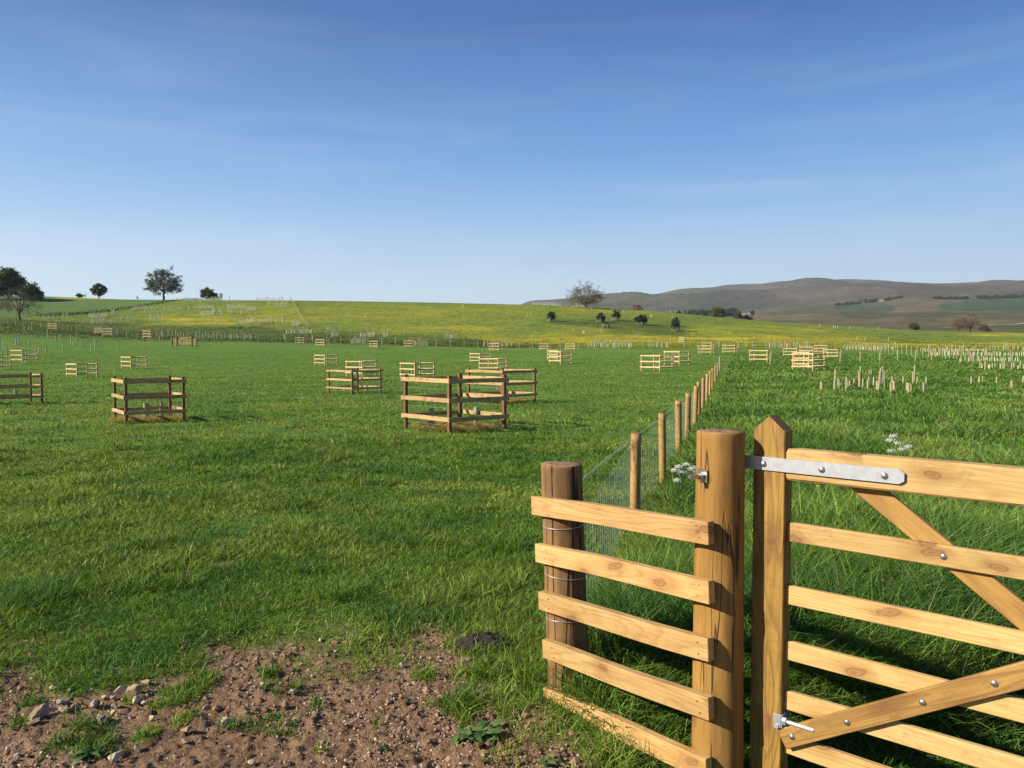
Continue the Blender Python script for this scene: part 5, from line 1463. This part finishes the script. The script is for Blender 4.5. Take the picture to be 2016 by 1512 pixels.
# dark heather banks low on the moor
M_white_wall = plain('whitewash', (0.663,0.654,0.620), (0.595,0.586,0.561), 1, .8, 0)
M_roof = plain('slate_roof', (0.12,0.12,0.13), (0.09,0.09,0.10), 1, .8, 0)
M_redroof = plain('sandstone_roof', (0.34,0.19,0.14), (0.28,0.16,0.12), 1, .8, 0)
M_pane = plain('window_dark', (0.03,0.035,0.04), (0.02,0.02,0.025), 1, .2, 0)
def house(x, row, wpx, hpx, lab, dd, roof=M_roof, wall=M_white_wall, ang=0.0):
    p = place(x, row, *dd); W = wpx*p.y/F; Hh = hpx*p.y/F; Dp = W*.55
    root = empty('house', p, ang); tag(root, lab, 'house')
    mb = MB(); V = [(-W/2,-Dp/2,-1),(W/2,-Dp/2,-1),(W/2,Dp/2,-1),(-W/2,Dp/2,-1),(-W/2,-Dp/2,Hh*.6),(W/2,-Dp/2,Hh*.6),(W/2,Dp/2,Hh*.6),(-W/2,Dp/2,Hh*.6),(-W/2,0,Hh*.97),(W/2,0,Hh*.97)]
    mb.add(V, [[0,1,5,4],[1,2,6,5],[2,3,7,6],[3,0,4,7]], [[4,7,8],[5,9,6]]); mb.build('wall', wall, root)
    mb = MB(); e = W*.03; V = [(-W/2-e,-Dp/2-e,Hh*.57),(W/2+e,-Dp/2-e,Hh*.57),(W/2+e,0,Hh),(-W/2-e,0,Hh),(W/2+e,Dp/2+e,Hh*.57),(-W/2-e,Dp/2+e,Hh*.57)]
    mb.add(V, [[0,1,2,3],[3,2,4,5]]); ro = mb.build('roof', roof, root)
    mb = MB(); mb.plank(W*.08, Hh*.3, W*.08, .01, 1, M=tr(W*.38, 0, Hh*1.02)); mb.build('chimney', wall, ro)
    for k in (-.3, 0, .3):
        mb = MB(); mb.plank(W*.09, Hh*.2, .1, .01, 1, M=tr(k*W, -Dp/2-.04, Hh*.33)); mb.build('window', M_pane, root)
house(1468, 610, 15, 5.5, 'long low farm building with reddish roof beside the far wood', (1050,1500), M_redroof)
house(1475.5, 609, 4, 5, 'white gable end at the right of the far farm', (1050,1500))
house(1456, 608, 7, 4, 'small farm shed left of the long low farm building', (1050,1500), M_redroof)
house(1731.5, 614.5, 4.2, 3.6, 'left of two tiny white cottages in the fell valley', (2200,3600))
house(1738, 614.5, 3.6, 3.2, 'right of two tiny white cottages in the fell valley', (2200,3600))
house(1953.5, 597.5, 5, 5, 'bright white farmhouse on the green fellside at the right', (2200,3900))
house(1924, 599, 6, 3, 'low grey barn left of the bright white farmhouse', (2200,3900), M_roof, plain('stone_wall', (0.3,0.28,0.25), (0.25,0.23,0.2), 1, .8, 0))
# brush in the dip at the left and along the upper hedge
def brush(name, lab, cells, cols_, size, dd, cat):
    rg = np.random.default_rng(len(lab)); PP = []; 
    for (x, y, n, sx, h_) in cells:
        p = place(x, y, *dd)
        for k in range(n): 
            gx = p.x+rg.normal(0, sx); gy = p.y+rg.normal(0, 1.0); PP.append((gx, gy, Hs(gx, gy)+abs(rg.normal(0, h_))))
    P = np.array(PP); n = len(P)
    A_ = rg.normal(0, 1, (n, 3)); A_ /= np.linalg.norm(A_, axis=1)[:, None]; B_ = np.cross(A_, rg.normal(0, 1, (n, 3))); B_ /= np.linalg.norm(B_, axis=1)[:, None]
    s_ = size; V = np.stack([P-A_*s_, P+B_*s_*.5, P+A_*s_, P-B_*s_*.5], 1).reshape(-1, 3); cv = rg.random((n, 1)); c_ = np.array(cols_[0])*(1-cv)+np.array(cols_[1])*cv
    tag(link(name, npmesh(name, V, np.arange(n*4).reshape(-1, 4), col=np.repeat(c_, 4, 0), mat=M_leaf)), lab, cat)
brush('hedge', 'dark overgrown hedge line climbing between the two left pastures', [(x, float(np.interp(x, [80,170,250,340,400],[622.5,618,608,593,588])), 26, .9, .35) for x in range(76, 400, 4)], GD, .2, (180, 297), 'hedge')
brush('brush', 'brown leafless brush in the dip under the bare trees at the left', [(x, 640+x*.02, 60, 1.2, .9) for x in range(-10, 70, 5)], ((0.10,0.07,0.05),(0.17,0.12,0.09)), .09, (160, 200), 'brush')

# cow parsley and buttercups
def parsley(px_, row, D, heads, lab):
    X_ = (px_-CX)/F*D; z = Hs(X_, D); root = empty('cow_parsley', (X_, D, z)); tag(root, lab, 'wildflower', 'cow parsley flowering in the tall grass')
    st_ = MB(); fl = MB(); rn_ = random.Random(px_)
    for (hx, hy) in heads:
        P = at(hx, hy, D+rn_.uniform(-.1,.1))-Vector((X_, D, z))
        st_.tube([(0,0,0), P*0.55+Vector((rn_.uniform(-.02,.02),0,0.02)), P-Vector((0,0,.02))], [.004,.003,.0015], 4)
        for u in range(9):
            a = u*2.4; rr = 0.042*math.sqrt(u/9); c_ = P+Vector((rr*math.cos(a), rr*math.sin(a), -rr*.25))
            st_.tube([P-Vector((0,0,.025)), c_], .0008, 3, cap=False)
            for k in range(16):
                f_ = c_+Vector((rn_.gauss(0,.011), rn_.gauss(0,.011), rn_.gauss(0.004,.009))); dome(fl, f_, Vector((rn_.gauss(0,.2), rn_.gauss(0,.2), 1)), .0055, .002, 5)
    st_.build('stem', M_weed2, root); fl.build('flower', M_white, root)
parsley(1345, 950, 8.3, [(1336,918),(1352,914),(1328,925),(1342,930),(1366,920),(1372,928),(1333,945),(1360,924)], 'white cow parsley left of the tall round gate post')
parsley(1765, 905, 8.6, [(1758,858),(1751,866),(1769,871),(1787,879),(1755,887),(1778,884)], 'white cow parsley above the gate top rail')
def buttercup(px_, row, D, lab):
    P = at(px_, row, D); z = Hs(P.x, P.y); root = empty('buttercup', (P.x, P.y, z)); tag(root, lab, 'wildflower', 'buttercups in the tall grass')
    mb = MB(); mb.tube([(0,0,0), (0.01,0,(P.z-z)*.6), (0,0,P.z-z)], .001, 4); mb.build('stem', M_weed2, root)
    mb = MB()
    mb.tube([(0,0,P.z-z), (0,0,P.z-z+.003), (0,0,P.z-z+.008)], [.003,.010,.014], 10)
    mb.build('flower', M_yellow, root)
buttercup(1708, 1148, 4.6, 'yellow buttercup between the second and third gate rails')
buttercup(1804.5, 1197.5, 4.3, 'yellow buttercup just above the third gate rail')
buttercup(1484, 1046, 5.2, 'yellow buttercup between the round gate post and the gate')
buttercup(1611, 958.5, 6.5, 'yellow buttercup under the hinge strap of the gate')

# ------------------------------------------------------------------ haze over the far country
mb = MB(); hx, hy0, hy1, hz0, hz1 = 9000, -1500, 9000, -260, 900
V = [(x, y, z) for z in (hz0, hz1) for (x, y) in ((-hx,hy0),(hx,hy0),(hx,hy1),(-hx,hy1))]
mb.add(V, [[0,3,2,1],[4,5,6,7],[0,1,5,4],[1,2,6,5],[2,3,7,6],[3,0,4,7]])
hm = bpy.data.materials.new('haze'); hm.use_nodes = True; t = hm.node_tree; t.nodes.clear()
ou = t.nodes.new('ShaderNodeOutputMaterial'); vo = t.nodes.new('ShaderNodeVolumePrincipled')
vo.inputs['Color'].default_value = (0.80, 0.92, 1.0, 1); vo.inputs['Density'].default_value = 7e-5; vo.inputs['Anisotropy'].default_value = 0.2
t.links.new(vo.outputs[0], ou.inputs['Volume'])
tag(mb.build('haze', hm), 'thin pale haze in the air over the far fells', 'haze', kind='stuff')
